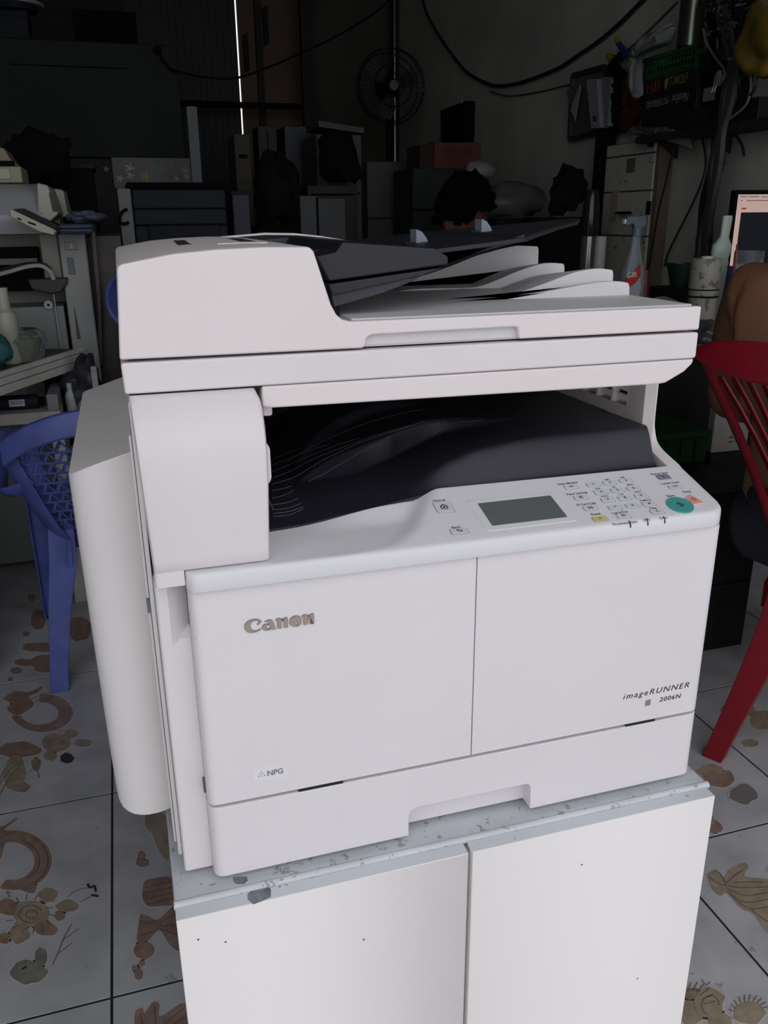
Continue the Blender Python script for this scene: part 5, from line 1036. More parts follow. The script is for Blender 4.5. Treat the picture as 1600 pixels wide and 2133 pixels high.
# low black case beside it with the green crate
x0, x1, a0, a1 = rect(1375, 905, 1470, 962, 1.32)
t = T('black_case', 'big black machine case under the green crate right of the copier', 'case', ((x0 + x1) / 2, 1.4, FZ)); MB().prism([(x0 - .25, 1.06), (1.56, 1.06), (1.56, 1.58), (1.45, 1.58), (1.45, 1.9), (x0 - .25, 1.9)], 'z', FZ + .002, a0 - .002).build('body', DK, t, bevel=.004); MB().box(x0 - .24, 1.55, 1.054, 1.06, FZ + .2, FZ + .205).build('seam', NAVY, t)
t = T('green_crate', 'dark green plastic crate half hidden behind the copier on the right', 'crate', ((x0 + x1) / 2, 1.42, a0)); GR = mat('crate_green', (.002, .024, .007), .6, spec=.2)
MB().box(x0 - .22, x1, 1.32, 1.6, a0, a1 - .02).build('body', GR, t, bevel=.004); MB().box(x0 - .226, x1 + .006, 1.314, 1.606, a1 - .02, a1).build('rim', GR, t, bevel=.003)
for k in range(6): MB().box(x1 - .045 - .05 * k, x1 - .040 - .05 * k, 1.314, 1.32, a0 + .002, a1 - .022).build('rib', GR, t)
t = T('black_box', 'black box standing behind the green crate', 'box', ((x0 + x1) / 2, 1.45, a0)); MB().box(x0 - .2, 1.44, 1.62, 1.80, a0 + .001, zD + .10).build('body', BLK, t, bevel=.003); MB().box(x0 - .19, 1.43, 1.614, 1.62, zD, zD + .004).build('seam', NAVY, t)
# white carton with printed marks, right of that
P_ = [on(u, v, 1, 1.42) for u, v in ((1488, 812), (1512, 800), (1560, 1012), (1484, 905))]; 
x0 = P_[0].x; x1 = x0 + .13; a1 = P_[0].z; a0 = on(1490, 940, 1, 1.42).z
t = T('stand', 'black stand carrying the white carton behind the red chair', 'stand', (x0 + .15, 1.47, FZ)); MB().box(x0 - .03, x1, 1.36, 1.58, FZ + .002, a0).build('body', DK, t, bevel=.004); MB().box(x0 - .02, x1 - .01, 1.356, 1.36, FZ + .1, FZ + .104).build('seam', NAVY, t)
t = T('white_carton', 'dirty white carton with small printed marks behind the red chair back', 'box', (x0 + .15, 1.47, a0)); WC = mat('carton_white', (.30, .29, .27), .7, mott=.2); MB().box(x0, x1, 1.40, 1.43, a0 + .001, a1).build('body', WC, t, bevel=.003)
for k, (dx, dz, w_, h_) in enumerate(((.07, .07, .010, .030), (.085, .045, .014, .004), (.06, .045, .014, .004), (.085, .030, .014, .004), (.06, .03, .014, .004))): MB().box(x0 + dx, x0 + dx + w_, 1.3985, 1.401, a0 + dz, a0 + dz + h_).build('printed_mark', INK, t, smooth=False)
# ---- drawer cabinet against the wall (fronts face the room)
XF = 2.22; Pn = lambda u, v: on(u, v, 0, XF); y1 = Pn(1268, 300).y; y0 = Pn(1378, 300).y; zt_c = (Pn(1272, 302).z + Pn(1385, 287).z) / 2
DRM = mat('drawer_dirty_white', (.50, .49, .42), .6, mott=.2, mscale=5, spots=.85, sscale=18, thr=.62, spotc=(.05, .045, .04))
t = T('drawer_cabinet', 'dirty cream drawer cabinet with rust stains against the right wall', 'cabinet', ((XF + XW) / 2, (y0 + y1) / 2, zD))
MB().box(XF, XW - .02, y0, y1, zD + .001, zt_c).build('carcass', mat('carcass_brown_edge', (.16, .12, .09), .6, mott=.3), t, bevel=.003)
vs = [287, 322, 398, 492, 640]
for k in range(4):
    a = zt_c - .004 if k == 0 else Pn(1330, vs[k]).z - .003; b = Pn(1330, vs[k + 1]).z + .003
    if k == 3: b = zD + .01
    d_ = MB().box(XF - .012, XF - .0005, y0 + .028, y1 - .004, b, a).build('drawer', DRM, t, bevel=.002)
    if k == 0: p = Pn(1364, 300); MB().lathe([(0, -.018), (.012, -.016), (.014, 0)], (XF - .012, p.y, p.z), 12, 'x').build('knob', BLK, d_)
    if k == 1:
        p = Pn(1367, 331); MB().lathe([(0, -.015), (.014, -.012), (.016, 0)], (XF - .012, p.y, p.z), 12, 'x').build('knob', GREYW, d_); p = Pn(1319, 345); MB().box(XF - .0128, XF - .0115, p.y - .035, p.y + .035, p.z - .03, p.z + .03).build('label_plate', mat('plate_grey', (.13, .13, .12), .6), d_)
    if k == 2: p = Pn(1356, 433); MB().box(XF - .014, XF - .0115, p.y - .016, p.y + .016, p.z - .028, p.z + .028).build('lock_hole', BLK, d_); p = Pn(1284, 430); MB().box(XF - .0128, XF - .0115, p.y - .03, p.y + .03, p.z - .07, p.z + .07).build('paper_label', mat('paper_pinkish', (.36, .31, .27), .7), d_)
    if k == 2: p = Pn(1312, 446); MB().lathe([(.035, 0), (.045, .004), (.03, .012)], (XF - .03, p.y, p.z), 16).build('cup_ring', BLK, d_)
# rack post, black, perforated
p0 = on(1255, 300, 0, 2.21); t = T('rack_post', 'black perforated rack post left of the cream drawer cabinet', 'rack', (2.21, p0.y, zD)); MB().box(2.20, 2.25, p0.y - .05, p0.y + .05, zD + .001, on(1255, 282, 0, 2.21).z).build('post', BLK, t)
for k in range(14): MB().box(2.197, 2.2005, p0.y - .02, p0.y - .005, zD + .06 + .045 * k, zD + .08 + .045 * k).build('hole', DG2, t, smooth=False)
# thermos, black cloth bag, clear bag at desk end
def lathe_thing(name, label, cat, u, vtop, vbot, wpx, y, prof, m, zb_=None, parts=()):
    c = on(u, vtop, 1, y); zb2 = on(u, vbot, 1, y).z if zb_ is None else zb_; H = c.z - zb2; r = wpx / 2 / FPX * (_R.transposed() @ (Vector((c.x, c.y, c.z)) - Vector(CAM))).z * -1
    t = T(name, label, cat, (c.x, c.y, zb2)); MB().lathe([(a * r, zb2 + b * H) for a, b in prof], (c.x, c.y, 0), 24).build('body', m, t); return t, c, zb2, H, r
t, c, zb2, H, r = lathe_thing('thermos_flask', 'black and chrome thermos with a bright vertical reflection on the desk end', 'flask', 1234, 395, 0, 36, 2.75, [(0, 0), (1, 0), (1, .62), (.98, .63)], mat('thermos_steel', (.20, .20, .19), .15, metal=.6), zb_=zD)
MB().lathe([(.99 * r, zb2 + .63 * H), (1.03 * r, zb2 + .64 * H), (1.0 * r, zb2 + .80 * H), (.8 * r, zb2 + .95 * H), (.6 * r, zb2 + H), (0, zb2 + H)], (c.x, c.y, 0), 24).build('lid', mat('lid_black_gloss', (.02, .02, .02), .15), t)
t = heap('cloth_bag', 'black crumpled bag between the clear bag and the thermos', 'bag', 1182, 425, 2.85, .07, .07, .10, BLK, 0, 51, .4); 
x0, x1, a0, a1 = rect(1020, 445, 1190, 470, 3.30); zH = on(1180, 452, 1, 2.85).z
bb = heap('clear_bag', 'big clear plastic bag heaped right of the curly head', 'bag', 1065, 415, 3.42, .17, .10, .085, mat('bag_clear_grey', (.085, .09, .085), .45, bump=.9, bscale=30), on(1065, 455, 1, 3.42).z, 52, .22)
s2 = T('shelf_box', 'black low cupboard carrying the bags behind the copier tray', 'cupboard', ((x0 + x1) / 2, 3.4, FZ)); zz_ = on(1065, 455, 1, 3.42).z
MB().box(x0 + .02, x1, 3.26, 3.58, FZ + .002, zz_).build('body', DK, s2, bevel=.004); MB().box(x0 + .04, x1 - .02, 3.256, 3.26, FZ + .4, FZ + .404).build('seam', NAVY, s2)
mz = min((Vector(v) for v in t.bound_box), key=lambda v: v.z).z; mx_ = sum(Vector(v).x for v in t.bound_box) / 8
s3 = T('desk_box', 'dark box on the desk under the black crumpled bag', 'box', (mx_, 2.85, zD)); MB().box(1.73, mx_ + .10, 2.76, 2.95, zD + .001, zH).build('body', BLK, s3, bevel=.003); MB().box(1.74, mx_ + .09, 2.757, 2.76, zD + .1, zD + .103).build('seam', NAVY, s3)
t.location.z = zH + .001 - mz; t.location.x = max(0, 1.80 - mx_)
# white cup (roll of paper) behind the ramps
t, c, zb2, H, r = lathe_thing('paper_cup', 'tall pale paper roll standing left of the glass cleaner bottle', 'roll', 1252, 492, 0, 24, 2.2, [(0, 0), (1, 0), (1, .98), (.9, 1), (.3, 1), (.3, .9), (0, .9)], mat('roll_pale', (.34, .35, .32), .6), zb_=zD)
# glass cleaner spray bottle
yG = 1.82; zG = .30; c = on(1320, 560, 1, yG)
s4 = T('desk_box', 'low black box on the desk under the glass cleaner bottle', 'box', (c.x, yG, zD)); MB().box(c.x - .1, c.x + .12, yG - .08, yG + .1, zD + .001, zG).build('body', DK, s4, bevel=.003); MB().box(c.x - .09, c.x + .11, yG - .083, yG - .08, zD + .05, zD + .053).build('seam', NAVY, s4)
t = T('spray_bottle', 'clear glass cleaner spray bottle with red diagonal label on the desk', 'bottle', (c.x, yG, zG)); GL = mat('bottle_clear', (.50, .56, .60), .10, trans=.7, ior=1.3)
ztop = on(1313, 462, 1, yG).z; Hb = ztop - zG
secs = []
for z, rx in ((0, .040), (.01, .043), (.10, .044), (.14, .041), (.18, .028), (.22, .017), (.27, .013), (.285, .012)): secs.append([Vector((c.x + rx * math.cos(a), yG + rx * .6 * math.sin(a), zG + z * Hb / .30)) for a in np.arange(0, 2 * PI, PI / 12)])
MB().loft(secs).build('body', GL, t)
th_ = [Vector((c.x - .050, yG - .006, ztop - .012)), Vector((c.x - .042, yG - .006, ztop + .016)), Vector((c.x + .022, yG - .006, ztop + .018)), Vector((c.x + .028, yG - .006, ztop - .01)), Vector((c.x + .012, yG - .006, ztop - .022)), Vector((c.x - .012, yG - .006, ztop - .022)), Vector((c.x - .02, yG - .006, ztop - .006))]
MB().prism([(p.x, p.z) for p in th_], 'y', yG - .010, yG + .010).build('trigger_head', mat('trigger_grey_blue', (.12, .15, .18), .4), t, bevel=.003); MB().lathe([(.016, ztop - .045), (.016, ztop - .02)], (c.x, yG, 0), 14).build('collar', mat('trigger_grey_blue', (.12, .15, .18), .4), t)
MB().prism([(c.x - .052, ztop - .006), (c.x - .052, ztop + .008), (c.x - .046, ztop + .008), (c.x - .046, ztop - .006)], 'y', yG - .006, yG + .006).build('nozzle', mat('nozzle_white', (.8, .8, .8), .2), t)
def lab(pts, h):
    V = []; 
    for u, v in pts: p = on(u, v, 1, yG - .029); V.append((p.x, p.z))
    return V
redp = lab([(1290, 605), (1305, 582), (1325, 562), (1334, 549), (1334, 575), (1322, 590), (1303, 603)], 0)
MB().prism(redp, 'y', yG - .0300, yG - .0275).build('red_label', mat('label_red', (.42, .02, .02), .5), t); wp = lab([(1303, 604), (1322, 591), (1334, 576), (1335, 600), (1330, 622), (1300, 622)], 0); MB().prism(wp, 'y', yG - .0298, yG - .0272).build('pale_label', mat('label_pale', (.30, .32, .38), .5), t)
p = on(1317, 573, 1, yG - .031); text('GIft', .017, (p.x, yG - .0302, p.z), Vector((1, 0, .12)), UZ, mat('label_text_white', (.75, .75, .75), .5), t, width=.036, bold=.02)
# clutter of small glass things, teal cup, red tin beside it
t, c, zb2, H, r = lathe_thing('tin', 'small red and dark tin beside the glass cleaner bottle', 'tin', 1345, 562, 0, 24, 1.92, [(0, 0), (1, 0), (1, .7), (.6, 1), (0, 1)], mat('tin_red', (.10, .02, .02), .4), zb_=zD)
heap('glassware', 'clear crinkled wrapping heap on the desk left of the floral flask', 'wrapping', 1390, 590, 1.75, .075, .06, .075, mat('wrap_clear', (.11, .12, .12), .15, bump=.9, bscale=50), zD + .001, 61, .4)
heap('glassware', 'dark crinkled wrapping at the copier lid corner beside the floral flask', 'wrapping', 1465, 715, 1.66, .06, .05, .04, mat('wrap_dark', (.06, .06, .065), .12, bump=.9, bscale=60), zD + .001, 62, .4)
t, c, zb2, H, r = lathe_thing('bowl', 'teal plastic bowl behind the clear wrapping heap', 'bowl', 1420, 548, 0, 60, 1.95, [(0, 0), (.6, 0), (1, 1), (.95, 1), (.55, .1), (0, .1)], mat('bowl_teal', (.01, .028, .024), .4), zb_=zD + .17)
s5 = T('desk_box', 'dark box on the desk under the teal bowl', 'box', (c.x, c.y, zD)); MB().box(c.x - .1, c.x + .1, c.y - .08, c.y + .08, zD + .001, zD + .169).build('body', DK, s5, bevel=.003); MB().box(c.x - .09, c.x + .09, c.y - .083, c.y - .08, zD + .08, zD + .083).build('seam', NAVY, s5)
# floral flask
FL = mat('flask_floral', (.36, .34, .30), .4, spots=.8, sscale=35, thr=.56, spotc=(.10, .09, .08))
t, c, zb2, H, r = lathe_thing('floral_flask', 'cream vacuum flask with brown flower print and two dark bands on the desk', 'flask', 1473, 538, 0, 62, 1.72, [(0, 0), (.92, 0), (.95, .03), (.95, .62), (1, .64), (1, .97), (.93, 1), (0, 1)], FL, zb_=zD)
for f_ in (.56, .64): MB().lathe([(.98 * r, zb2 + f_ * H), (1.02 * r, zb2 + (f_ + .005) * H), (1.02 * r, zb2 + (f_ + .015) * H), (.98 * r, zb2 + (f_ + .02) * H)], (c.x, c.y, 0), 24).build('dark_band', BLK, t)
MB().lathe([(.4 * r, zb2 + H - .001), (.38 * r, zb2 + H + .006), (0, zb2 + H + .008)], (c.x, c.y, 0), 18).build('stopper', mat('stopper_white', (.7, .7, .68), .3), t)
# tall pale green bottle (turned body, slanted neck) with blue label
yW = 1.84; c = on(1503, 520, 1, yW); PG = mat('bottle_mint', (.50, .58, .52), .35); ztp = on(1508, 449, 1, yW).z
t = T('bottle', 'tall mint-white bottle with blue label behind the floral flask', 'bottle', (c.x, yW, zD)); hh_ = ztp - zD
MB().loft([[Vector((c.x + o_ + rx * math.cos(a), yW + rx * .6 * math.sin(a), zD + z * hh_)) for a in np.arange(0, 2 * PI, PI / 10)] for z, rx, o_ in ((0.001, .034, 0), (.02, .038, 0), (.45, .036, 0), (.60, .032, -.003), (.62, .035, -.003), (.66, .032, -.003), (.70, .036, -.002), (.76, .037, 0), (.82, .020, .004), (.84, .017, .006), (.98, .019, .009), (1, .017, .009))]).build('body', PG, t)
MB().prism([(c.x + .006, zD + .30 * hh_), (c.x + .034, zD + .30 * hh_), (c.x + .036, zD + .60 * hh_), (c.x + .024, zD + .58 * hh_)], 'y', yW - .024, yW - .010).build('blue_label', mat('label_blue', (.02, .04, .15), .4), t)
# monitor
yM = 1.90; xl, _, zb_, zt_m = rect(1533, 395, 1600, 640, yM); ztm = on(1545, 396, 1, yM).z; wM = .385; dM = Vector((1, -.10, 0)).normalized()
t = T('monitor', 'computer monitor showing a pale web page above a dark picture, right edge', 'monitor', (xl + .23, yM, zD)); 
def mbox(a, b, z0, z1, y0, y1):
    nn = Vector((-dM.y, dM.x, 0)); o_ = Vector((xl, yM, 0)); V = [o_ + dM * a + nn * y0, o_ + dM * b + nn * y0, o_ + dM * b + nn * y1, o_ + dM * a + nn * y1]; return MB().prism([(v.x, v.y) for v in V], 'z', z0, z1)
hM = .30; mbox(0, wM, ztm - hM, ztm, 0, .03).build('case', BLK, t, bevel=.004); mbox(.16, .22, zD + .01, ztm - hM + .05, .03, .05).build('neck', BLK, t); mbox(.10, .28, zD + .001, zD + .012, -.04, .12).build('base', BLK, t)
mbox(.012, wM - .012, ztm - hM + .03, ztm - .014, -.001, .001).build('screen', mat('screen_page', (.2, .15, .14), .4, emit=(.80, .56, .50), estr=.36), t)
mbox(.030, wM - .03, ztm - hM + .045, ztm - .072, -.0016, -.0011).build('screen_picture', mat('screen_dark', (.01, .012, .02), .4, emit=(.05, .06, .10), estr=.03), t)
TX = mat('screen_text', (.02, .02, .02), .5)
for a, b, dz in ((.020, .045, .020), (.050, .09, .020), (.10, .20, .021), (.022, .030, .032), (.045, .14, .033), (.15, .25, .034)): mbox(a, b, ztm - dz - .002, ztm - dz, -.0016, -.0011).build('screen_text', TX, t, smooth=False)
mbox(.030, .048, ztm - .062, ztm - .057, -.0016, -.0011).build('screen_logo', mat('screen_red', (.4, .02, .02), .5, emit=(.6, .03, .03), estr=.25), t)
# clear cup with crumpled tissue in front of monitor
c = on(1562, 560, 1, 1.30); t, c, zb2, H, r = lathe_thing('clear_cup', 'clear plastic cup with crumpled paper in front of the monitor', 'cup', 1562, 522, 0, 60, 1.68, [(0, 0), (.8, 0), (.84, .02), (1, .98), (.97, 1), (.8, .04)], CLEAR, zb_=zD)
o_ = heap('tissue', 'x', 'x', 1562, 560, 1.68, .036, .032, .035, mat('tissue_pink', (.50, .42, .38), .7), zb2 + H * .45, 71, .5); o_.parent = t; o_.matrix_parent_inverse = WM(t).inverted(); del o_['label']; del o_['category']
MB().tube([(c.x - .045, c.y, zD + .02), (c.x - .052, c.y, zb2 + H + .02)], .003, 6).build('straw', mat('straw_red', (.3, .03, .04), .4), t)
# ================================================================== RIGHT WALL: shelf, boxes, cables
XS = 2.17; q = lambda u, v, x=XS: on(u, v, 0, x)
ys0 = q(1600, 255).y - .1; ys1 = q(1335, 262).y; zs_ = q(1450, 268).z
t = T('wall_shelf', 'dark shelf board on the right wall above the drawer cabinet', 'shelf', ((XS + XW) / 2, (ys0 + ys1) / 2, zs_)); MB().box(XS - .02, XW - .001, ys0, ys1, zs_ - .025, zs_).build('board', DARKW, t); 
for k in range(3): yy = ys0 + .1 + (ys1 - ys0 - .2) * k / 2; MB().prism([(XW - .10, zs_ - .025), (XW - .001, zs_ - .025), (XW - .001, zs_ - .09)], 'y', yy, yy + .012).build('bracket', DARKW, t)
def wbox(name, label, u0, u1, vt, zb_, m, dep=.115, x=XS, cat='box'):
    ya = q(u0, vt, x).y; yb_ = q(u1, vt, x).y; zt_ = q((u0 + u1) / 2, vt, x).z; t = T(name, label, cat, (x + dep / 2, (ya + yb_) / 2, zb_)); MB().box(x, x + dep, min(ya, yb_), max(ya, yb_), zb_ + .001, zt_).build('body', m, t, bevel=.003); return t, min(ya, yb_), max(ya, yb_), zt_
UY_ = Vector((0, -1, 0))
t, a, b, z1 = wbox('parts_box', 'black parts box with faint lettering, lowest on the wall shelf', 1338, 1580, 224, zs_, mat('box_black', (.012, .012, .014), .6)); text('XELTEK', .045, (XS - .001, q(1450, 240).y, (zs_ + z1) / 2 + .015), UY_, UZ, mat('box_faint', (.035, .033, .03), .6), t, width=.16)
t, a, b, z2 = wbox('motherboard_box', 'black box with upside-down white lettering in the middle of the shelf stack', 1342, 1452, 190, z1, mat('box_black2', (.010, .010, .016), .6)); MW = mat('box_text_white', (.28, .28, .28), .6); zc2 = (z1 + z2) / 2 + .01
text('MOTHERBOARD', .026, (XS - .001, q(1369, 212).y, zc2), -UY_, -UZ, MW, t, width=abs(q(1346, 212).y - q(1392, 208).y)); text('Ninnfox', .034, (XS - .001, q(1417, 205).y, zc2), -UY_, -UZ, MW, t, width=abs(q(1400, 205).y - q(1434, 200).y), shear=.2)
t, a, b, z3 = wbox('game_gear_box', 'black box with yellow emblem and yellow lettering at the top of the shelf stack', 1344, 1452, 156, z2, mat('box_black3', (.010, .010, .012), .6)); zc3 = (z2 + z3) / 2 + .004; YT = mat('box_text_yellow', (.30, .27, .06), .6)
text('T-WOLF', .034, (XS - .001, q(1414, 166).y, zc3), UY_, UZ, YT, t, width=abs(q(1396, 166).y - q(1434, 163).y), shear=.15)
p = q(1389, 170); fill('emblem', [[(-.012, .02), (-.010, -.008), (0, -.026), (.010, -.008), (.013, .022), (.006, .012), (.001, .02), (-.003, .006)]], lambda x, y, h: Vector((XS - .0012 - h, p.y - x, zc3 + y)), YT, t, ext=.0005)
RT = mat('box_text_red', (.20, .025, .025), .6); text('H81', .040, (XS - .001, q(1361, 174).y, zc3 - .004), UY_, UZ, RT, t, width=abs(q(1348, 174).y - q(1374, 170).y), bold=.03)
# green basket on top
yA, yB_ = sorted((q(1342, 150).y, q(1446, 130).y)); zg0 = z3 + .001; zg1 = q(1395, 108).z
t = T('green_basket', 'green plastic basket on top of the shelf stack', 'basket', (XS + .1, (yA + yB_) / 2, zg0)); GB = mat('basket_green', (.015, .085, .025), .45)
MB().box(XS, XS + .115, yA, yB_, zg0, zg0 + .006).build('bottom', GB, t)
for k in range(16): yy = yA + (yB_ - yA) * k / 15; MB().box(XS, XS + .004, yy - .004, yy + .004, zg0 + .006, zg1 - .014).build('slat', GB, t, smooth=False)
for k in range(3): zz_ = zg0 + .01 + (zg1 - zg0 - .03) * k / 2; MB().box(XS - .002, XS + .003, yA, yB_, zz_, zz_ + .012).build('slat', GB, t, smooth=False)
MB().box(XS + .111, XS + .115, yA, yB_, zg0 + .006, zg1 - .014).build('rear_side', GB, t); MB().box(XS, XS + .115, yA, yA + .004, zg0 + .006, zg1 - .014).build('end', GB, t); MB().box(XS, XS + .115, yB_ - .004, yB_, zg0 + .006, zg1 - .014).build('end', GB, t)
MB().box(XS - .012, XS + .004, yA - .01, yB_ + .01, zg1 - .014, zg1).build('rim', GB, t, bevel=.002); MB().box(XS + .108, XS + .122, yA - .01, yB_ + .01, zg1 - .014, zg1).build('rim', GB, t, bevel=.002)
heap('dark_bundle', 'dark bundle of adapters filling the green basket', 'bundle', 0, 0, 2, .035, .14, .035, BLK, 0, 81, .25)
o_ = bpy.data.objects['dark_bundle']; bbx = [Vector(v) for v in o_.bound_box]; cc = sum(bbx, Vector()) / 8; mz = min(v.z for v in bbx); o_.location = (XS + .058 - cc.x, (yA + yB_) / 2 - cc.y, zg0 + .012 - mz); o_.scale = (1, 1, 1)
# second stack right of it: black cases, white tags
t, a, b, zk = wbox('speaker_box', 'black case with a pale tag behind the cable trunk, second layer of the shelf', 1455, 1528, 148, z1, BLK, dep=.095, x=XS + .02); MB().box(XS + .0185, XS + .02, q(1468, 200).y - .035, q(1468, 200).y + .035, q(1468, 210).z, q(1468, 182).z).build('tag', mat('tag_pale', (.22, .24, .25), .6), t)
t, a, b, zk2 = wbox('speaker_box', 'black upper case on the second layer, right of the green basket', 1450, 1520, 105, zk, mat('box_black4', (.013, .012, .012), .5), dep=.095, x=XS + .02); MB().box(XS + .0185, XS + .02, a + .02, b - .02, zk + .02, zk + .025).build('seam', NAVY, t)
# steel tube standing above basket, cable trunk
c = q(1442, 50, XS + .12); tag(MB().lathe([(.052, zg1 + .012), (.052, ZC - .01)], (XS + .062, q(1442, 50, XS + .062).y, 0), 20).build('steel_pipe', mat('pipe_green_steel', (.16, .18, .15), .28, metal=.8)), 'fat green-grey steel pipe rising above the green basket', 'pipe')
CAB = mat('cable_black', (.012, .012, .013), .5); CAG = mat('cable_grey', (.10, .10, .10), .45)
random.seed(5)
tk = T('cable_bundle', 'thick dark trunk of bundled cables hanging down the right wall', 'cables', q(1450, 600, XS - .05))
for k in range(16):
    o1 = random.uniform(-12, 12); o2 = random.uniform(-10, 10); xx = XS - .06 + random.uniform(-.04, .02)
    L = [(1500 + o1 * 2, -60), (1508 + o2, 30), (1522 + o1, 130), (1518 + o2, 200), (1502 + o1 * .7, 270), (1492 + o2, 340), (1478 + o1, 420), (1466 + o2, 500), (1458 + o1 * .8, 590), (1462 + o2, 640)]
    MB().tube(spline([on(u, v, 0, xx) for u, v in L], 4), random.uniform(.008, .018), 6).build('cable', CAB if k % 3 else mat('cable_dim', (.035, .035, .033), .5), tk)
tg = T('cable_tangle', 'tangle of grey cables and plugs hanging over the shelf boxes', 'cables', q(1500, 60, XS - .12))
for k in range(34):
    u = random.uniform(1470, 1560); v = random.uniform(-20, 110); ru = random.uniform(8, 26); rv = random.uniform(10, 34); a0_ = random.uniform(0, 6); n_ = random.uniform(2.5, 5.5)
    MB().tube([on(u + ru * math.cos(a0_ + a), v + rv * math.sin(a0_ + a), 0, XS - .10 + .02 * math.sin(3 * a + k)) for a in np.arange(0, n_, .35)], random.choice((.0025, .004)), 5).build('cable', CAG if k % 4 == 0 else CAB, tg)
heap('cable_mass', 'black mass of cables behind the tangle at top right', 'cables', 1500, 20, 1.95, .05, .14, .28, BLK, on(1500, 130, 0, XS).z, 91, .35)
o_ = bpy.data.objects['cable_mass']; bbx = [Vector(v) for v in o_.bound_box]; cc = sum(bbx, Vector()) / 8; pt = on(1535, -10, 0, XS + .04); o_.location = (pt.x - cc.x, pt.y - cc.y, pt.z - cc.z)
for L, m, lb in (([(1465, 60), (1472, 90), (1490, 120), (1510, 150), (1500, 175), (1488, 178)], CAG, 'grey cable with two-pin plug looping before the shelf boxes'), ([(1568, 145), (1545, 155), (1540, 180), (1558, 200), (1575, 180), (1578, 150)], CAB, 'black cable loop under the yellow bag'), ([(1560, 140), (1565, 175), (1556, 215), (1530, 240), (1515, 250)], mat('cable_pale', (.14, .14, .14), .4), 'thin pale cable running from the yellow bag to the trunk'),
                 ([(1470, 240), (1462, 275), (1470, 330), (1465, 370), (1440, 430), (1395, 520), (1385, 555)], CAB, 'thin black cable slanting down the wall right of the drawer cabinet'), ([(1413, 262), (1398, 330), (1386, 385), (1370, 450), (1352, 560), (1348, 600)], CAB, 'black cable hanging beside the drawer cabinet edge'), ([(1530, 280), (1545, 300), (1550, 325)], CAB, 'short stray cable end right of the cable trunk')):
    tag(MB().tube(spline([on(u, v, 0, XS - .13 if L[0][0] > 1440 and L[0][1] < 200 else (XW - .04 if L[0][0] != 1413 else XF - .03)) for u, v in L], 6), .0045, 6).build('cable', m), lb, 'cable')
# plug prongs
t = T('power_plug', 'grey two-pin plug hanging in front of the pale-tagged case', 'plug', q(1496, 160, XS - .14)); c = q(1498, 160, XS - .14); MB().tube([c + Vector((0, .0, .02)), c, c - Vector((0, -.012, .02))], [.008, .016, .012], 8).build('body', CAG, t)
for dy in (-.006, .008): MB().tube([c + Vector((0, .012 + dy, -.02)), c + Vector((0, .024 + dy, -.045))], .002, 6).build('pin', ALU, t)
# yellow bag at right edge
YB2 = mat('bag_yellow', (.19, .12, .02), .3, mott=.4, mscale=12, bump=.6, bscale=20, col2=(.05, .055, .015)); cc_ = on(1585, 85, 0, XS - .12)
o_ = heap('yellow_bag', 'yellow and green plastic bag hanging at the top right edge', 'bag', 0, 0, 2, .08, .12, .12, YB2, 0, 95, .24, sub=4); bbx = [Vector(v) for v in o_.bound_box]; cc = sum(bbx, Vector()) / 8; o_.location = cc_ - cc + Vector((0, -.03, 0))
# grey plastic bag, red cloth, blue-yellow tool left of the basket
BAGG = mat('bag_grey_white', (.20, .215, .225), .4, bump=.5, bscale=25, mott=.25, mscale=10)
def wallsheet(name, label, cat, pix, x, th, m, group=None, bev=.003):
    P_ = [on(u, v, 0, x) for u, v in pix]; o_ = MB().prism([(p.y, p.z) for p in P_], 'x', x, x + th).build(name, m, bevel=bev); return tag(o_, label, cat, group)
def bag(name, label, pix, x, th, m):
    'puffed crumpled bag with the given outline'
    P_ = [on(u, v, 0, x) for u, v in pix]; P_ = spline([*P_, P_[0]], 4)[:-1]; c = sum(P_, Vector()) / len(P_); n = len(P_); secs = []
    random.seed(len(label))
    for k, (s_, d_) in enumerate(((1, 0), (.92, -.5), (.7, -.85), (.35, -1.0), (.05, -.95))): secs.append([c + (p - c) * s_ * random.uniform(.96, 1.04) + Vector((d_ * th * random.uniform(.7, 1.2), 0, 0)) for p in P_])
    back = [c + (p - c) * .9 + Vector((.02, 0, 0)) for p in P_]
    return tag(MB().loft([back] + secs).build(name, m, ang=50), label, 'bag')
bag('plastic_bag', 'crumpled grey-white plastic bag hanging left of the green basket', [(1402, 48), (1406, 60), (1394, 88), (1358, 102), (1330, 120), (1328, 160), (1330, 205), (1320, 198), (1318, 165), (1300, 140), (1293, 136), (1310, 128), (1330, 95), (1355, 68), (1385, 62)], XS - .05, .05, BAGG)
bag('red_bag', 'dark red bag hanging below the grey-white plastic bag', [(1308, 150), (1325, 175), (1342, 215), (1340, 235), (1312, 270), (1300, 272), (1302, 220)], XW - .05, .04, mat('bag_red', (.07, .008, .006), .6))
bag('black_bag', 'black shiny bag between the white sheets and the red bag', [(1290, 110), (1312, 100), (1318, 140), (1310, 180), (1302, 240), (1296, 275), (1270, 280), (1262, 250), (1262, 210), (1275, 170), (1278, 130)], XW - .05, .05, BLK)
t = T('hand_saw', 'blue-handled tool with yellow tip sticking up on the wall', 'tool', on(1295, 110, 0, XS)); MB().tube([on(1288, 90, 0, XS), on(1302, 108, 0, XS), on(1310, 122, 0, XS)], [.012, .015, .022], 8).build('handle', mat('tool_blue', (.015, .03, .16), .45), t); MB().tube([on(1284, 78, 0, XS), on(1289, 91, 0, XS)], [.010, .013], 8).build('tip', mat('tool_yellow', (.30, .20, .02), .45), t)
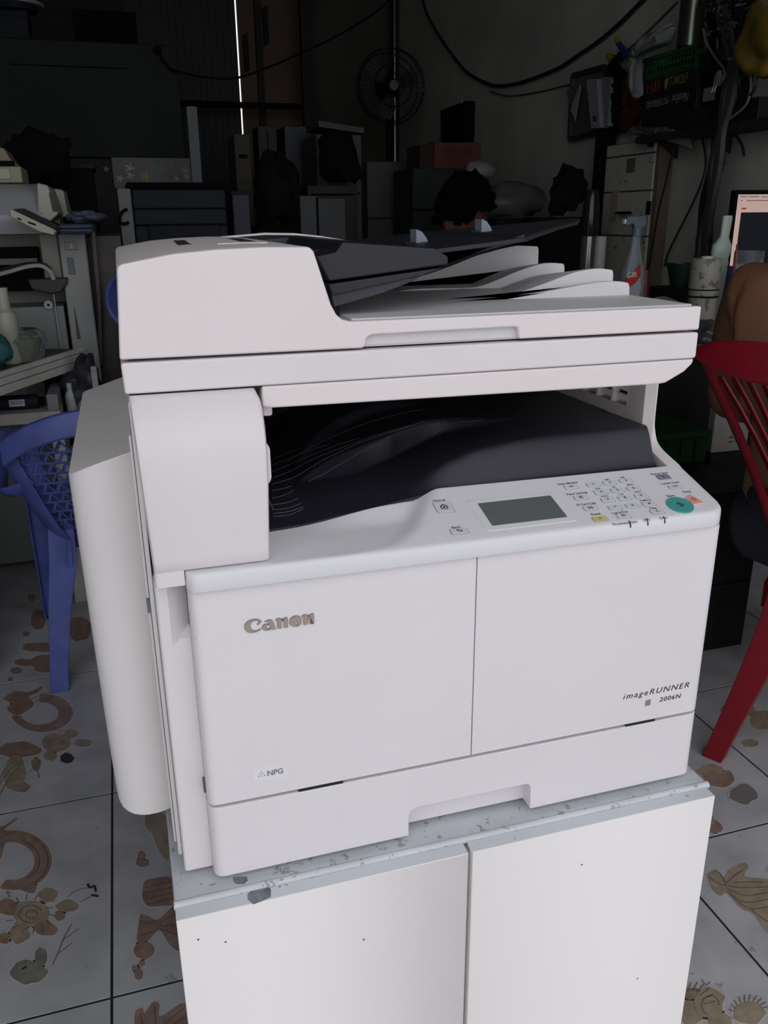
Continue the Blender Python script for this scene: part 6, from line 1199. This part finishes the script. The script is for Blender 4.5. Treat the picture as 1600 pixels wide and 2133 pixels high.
t = T('tool', 'yellow-ended tool hanging above the white sheets', 'tool', on(1272, 120, 0, XS + .05)); MB().tube([on(1268, 116, 0, XS + .05), on(1276, 124, 0, XS + .05)], .016, 8).build('tip', mat('tool_yellow', (.30, .20, .02), .45), t); MB().tube([on(1276, 122, 0, XS + .06), on(1290, 150, 0, XS + .06)], .02, 8).build('handle', BLK, t)
# white plastic sleeve and frame
t = T('wall_frame', 'grey picture frame hanging askew on the right wall behind the white sheets', 'frame', on(1230, 220, 0, XW - .02)); x = XW - .03
P_ = [on(u, v, 0, x) for u, v in ((1197, 158), (1262, 140), (1285, 268), (1190, 290))]; MB().prism([(p.y, p.z) for p in P_], 'x', x, XW - .002).build('backing', mat('frame_grey', (.10, .11, .105), .5), t, bevel=.003)
for a, b in ((0, 1), (1, 2), (2, 3), (3, 0)): MB().tube([P_[a] - Vector((.008, 0, 0)), P_[b] - Vector((.008, 0, 0))], .014, 6).build('frame_bar', mat('frame_dark', (.03, .032, .03), .5), t)
wallsheet('paper_sheet', 'white folded triangular sheet hanging at the left of the frame', 'paper', [(1208, 176), (1210, 182), (1198, 252), (1188, 228)], XW - .075, .004, mat('sheet_white', (.33, .34, .36), .6), bev=.001)
wallsheet('plastic_sleeve', 'translucent grey sleeve behind the white triangular sheet', 'sleeve', [(1180, 190), (1207, 172), (1198, 250)], XW - .06, .003, mat('sleeve_grey', (.10, .105, .105), .5), bev=.001)
t = T('white_box', 'narrow white printed box hanging on the wall frame', 'box', on(1240, 240, 0, XW - .12)); x = XW - .13; P_ = [on(u, v, 0, x) for u, v in ((1221, 166), (1243, 164), (1250, 266), (1231, 268))]; MB().prism([(p.y, p.z) for p in P_], 'x', x, x + .06).build('body', mat('box_white', (.26, .27, .29), .6, mott=.1), t, bevel=.002)
P_ = [on(u, v, 0, x - .001) for u, v in ((1245, 160), (1264, 160), (1258, 262), (1250, 264))]; MB().prism([(p.y, p.z) for p in P_], 'x', x + .02, x + .07).build('side', mat('box_white2', (.20, .205, .22), .6), t, bevel=.002)
P_ = [on(u, v, 0, x - .002) for u, v in ((1235, 242), (1241, 242), (1242, 253), (1236, 253))]; MB().prism([(p.y, p.z) for p in P_], 'x', x - .003, x).build('printed_mark', INK, t)
# clear plastic over the drawer cabinet
bag('clear_wrap', 'crinkled clear plastic wrap draped over the top of the drawer cabinet', [(1300, 278), (1322, 262), (1350, 262), (1385, 262), (1410, 262), (1432, 280), (1445, 312), (1420, 300), (1405, 282), (1380, 288), (1330, 284)], XF - .03, .03, mat('wrap_sheen', (.12, .125, .11), .15, bump=1, bscale=40))
# long cables on the wall
tag(MB().tube(spline([on(u, v, 0, XW - .02) for u, v in ((878, -10), (890, 30), (915, 75), (950, 125), (975, 152), (1010, 172), (1040, 179), (1085, 172), (1130, 156), (1168, 140), (1205, 115), (1245, 88), (1290, 50), (1345, -5))], 6), .010, 6).build('cable', CAB), 'thick black cable sagging in a wide curve across the right wall', 'cable')
tag(MB().tube(spline([on(u, v, 0, XW - .01) for u, v in ((1020, 190), (1060, 200), (1120, 192), (1180, 178), (1215, 172), (1300, 110), (1350, 65), (1410, 5))], 6), .004, 6).build('cable', mat('cable_wall_grey', (.06, .06, .055), .7)), 'thin greyish cable running along the wall below the thick sagging one', 'cable')
random.seed(1)
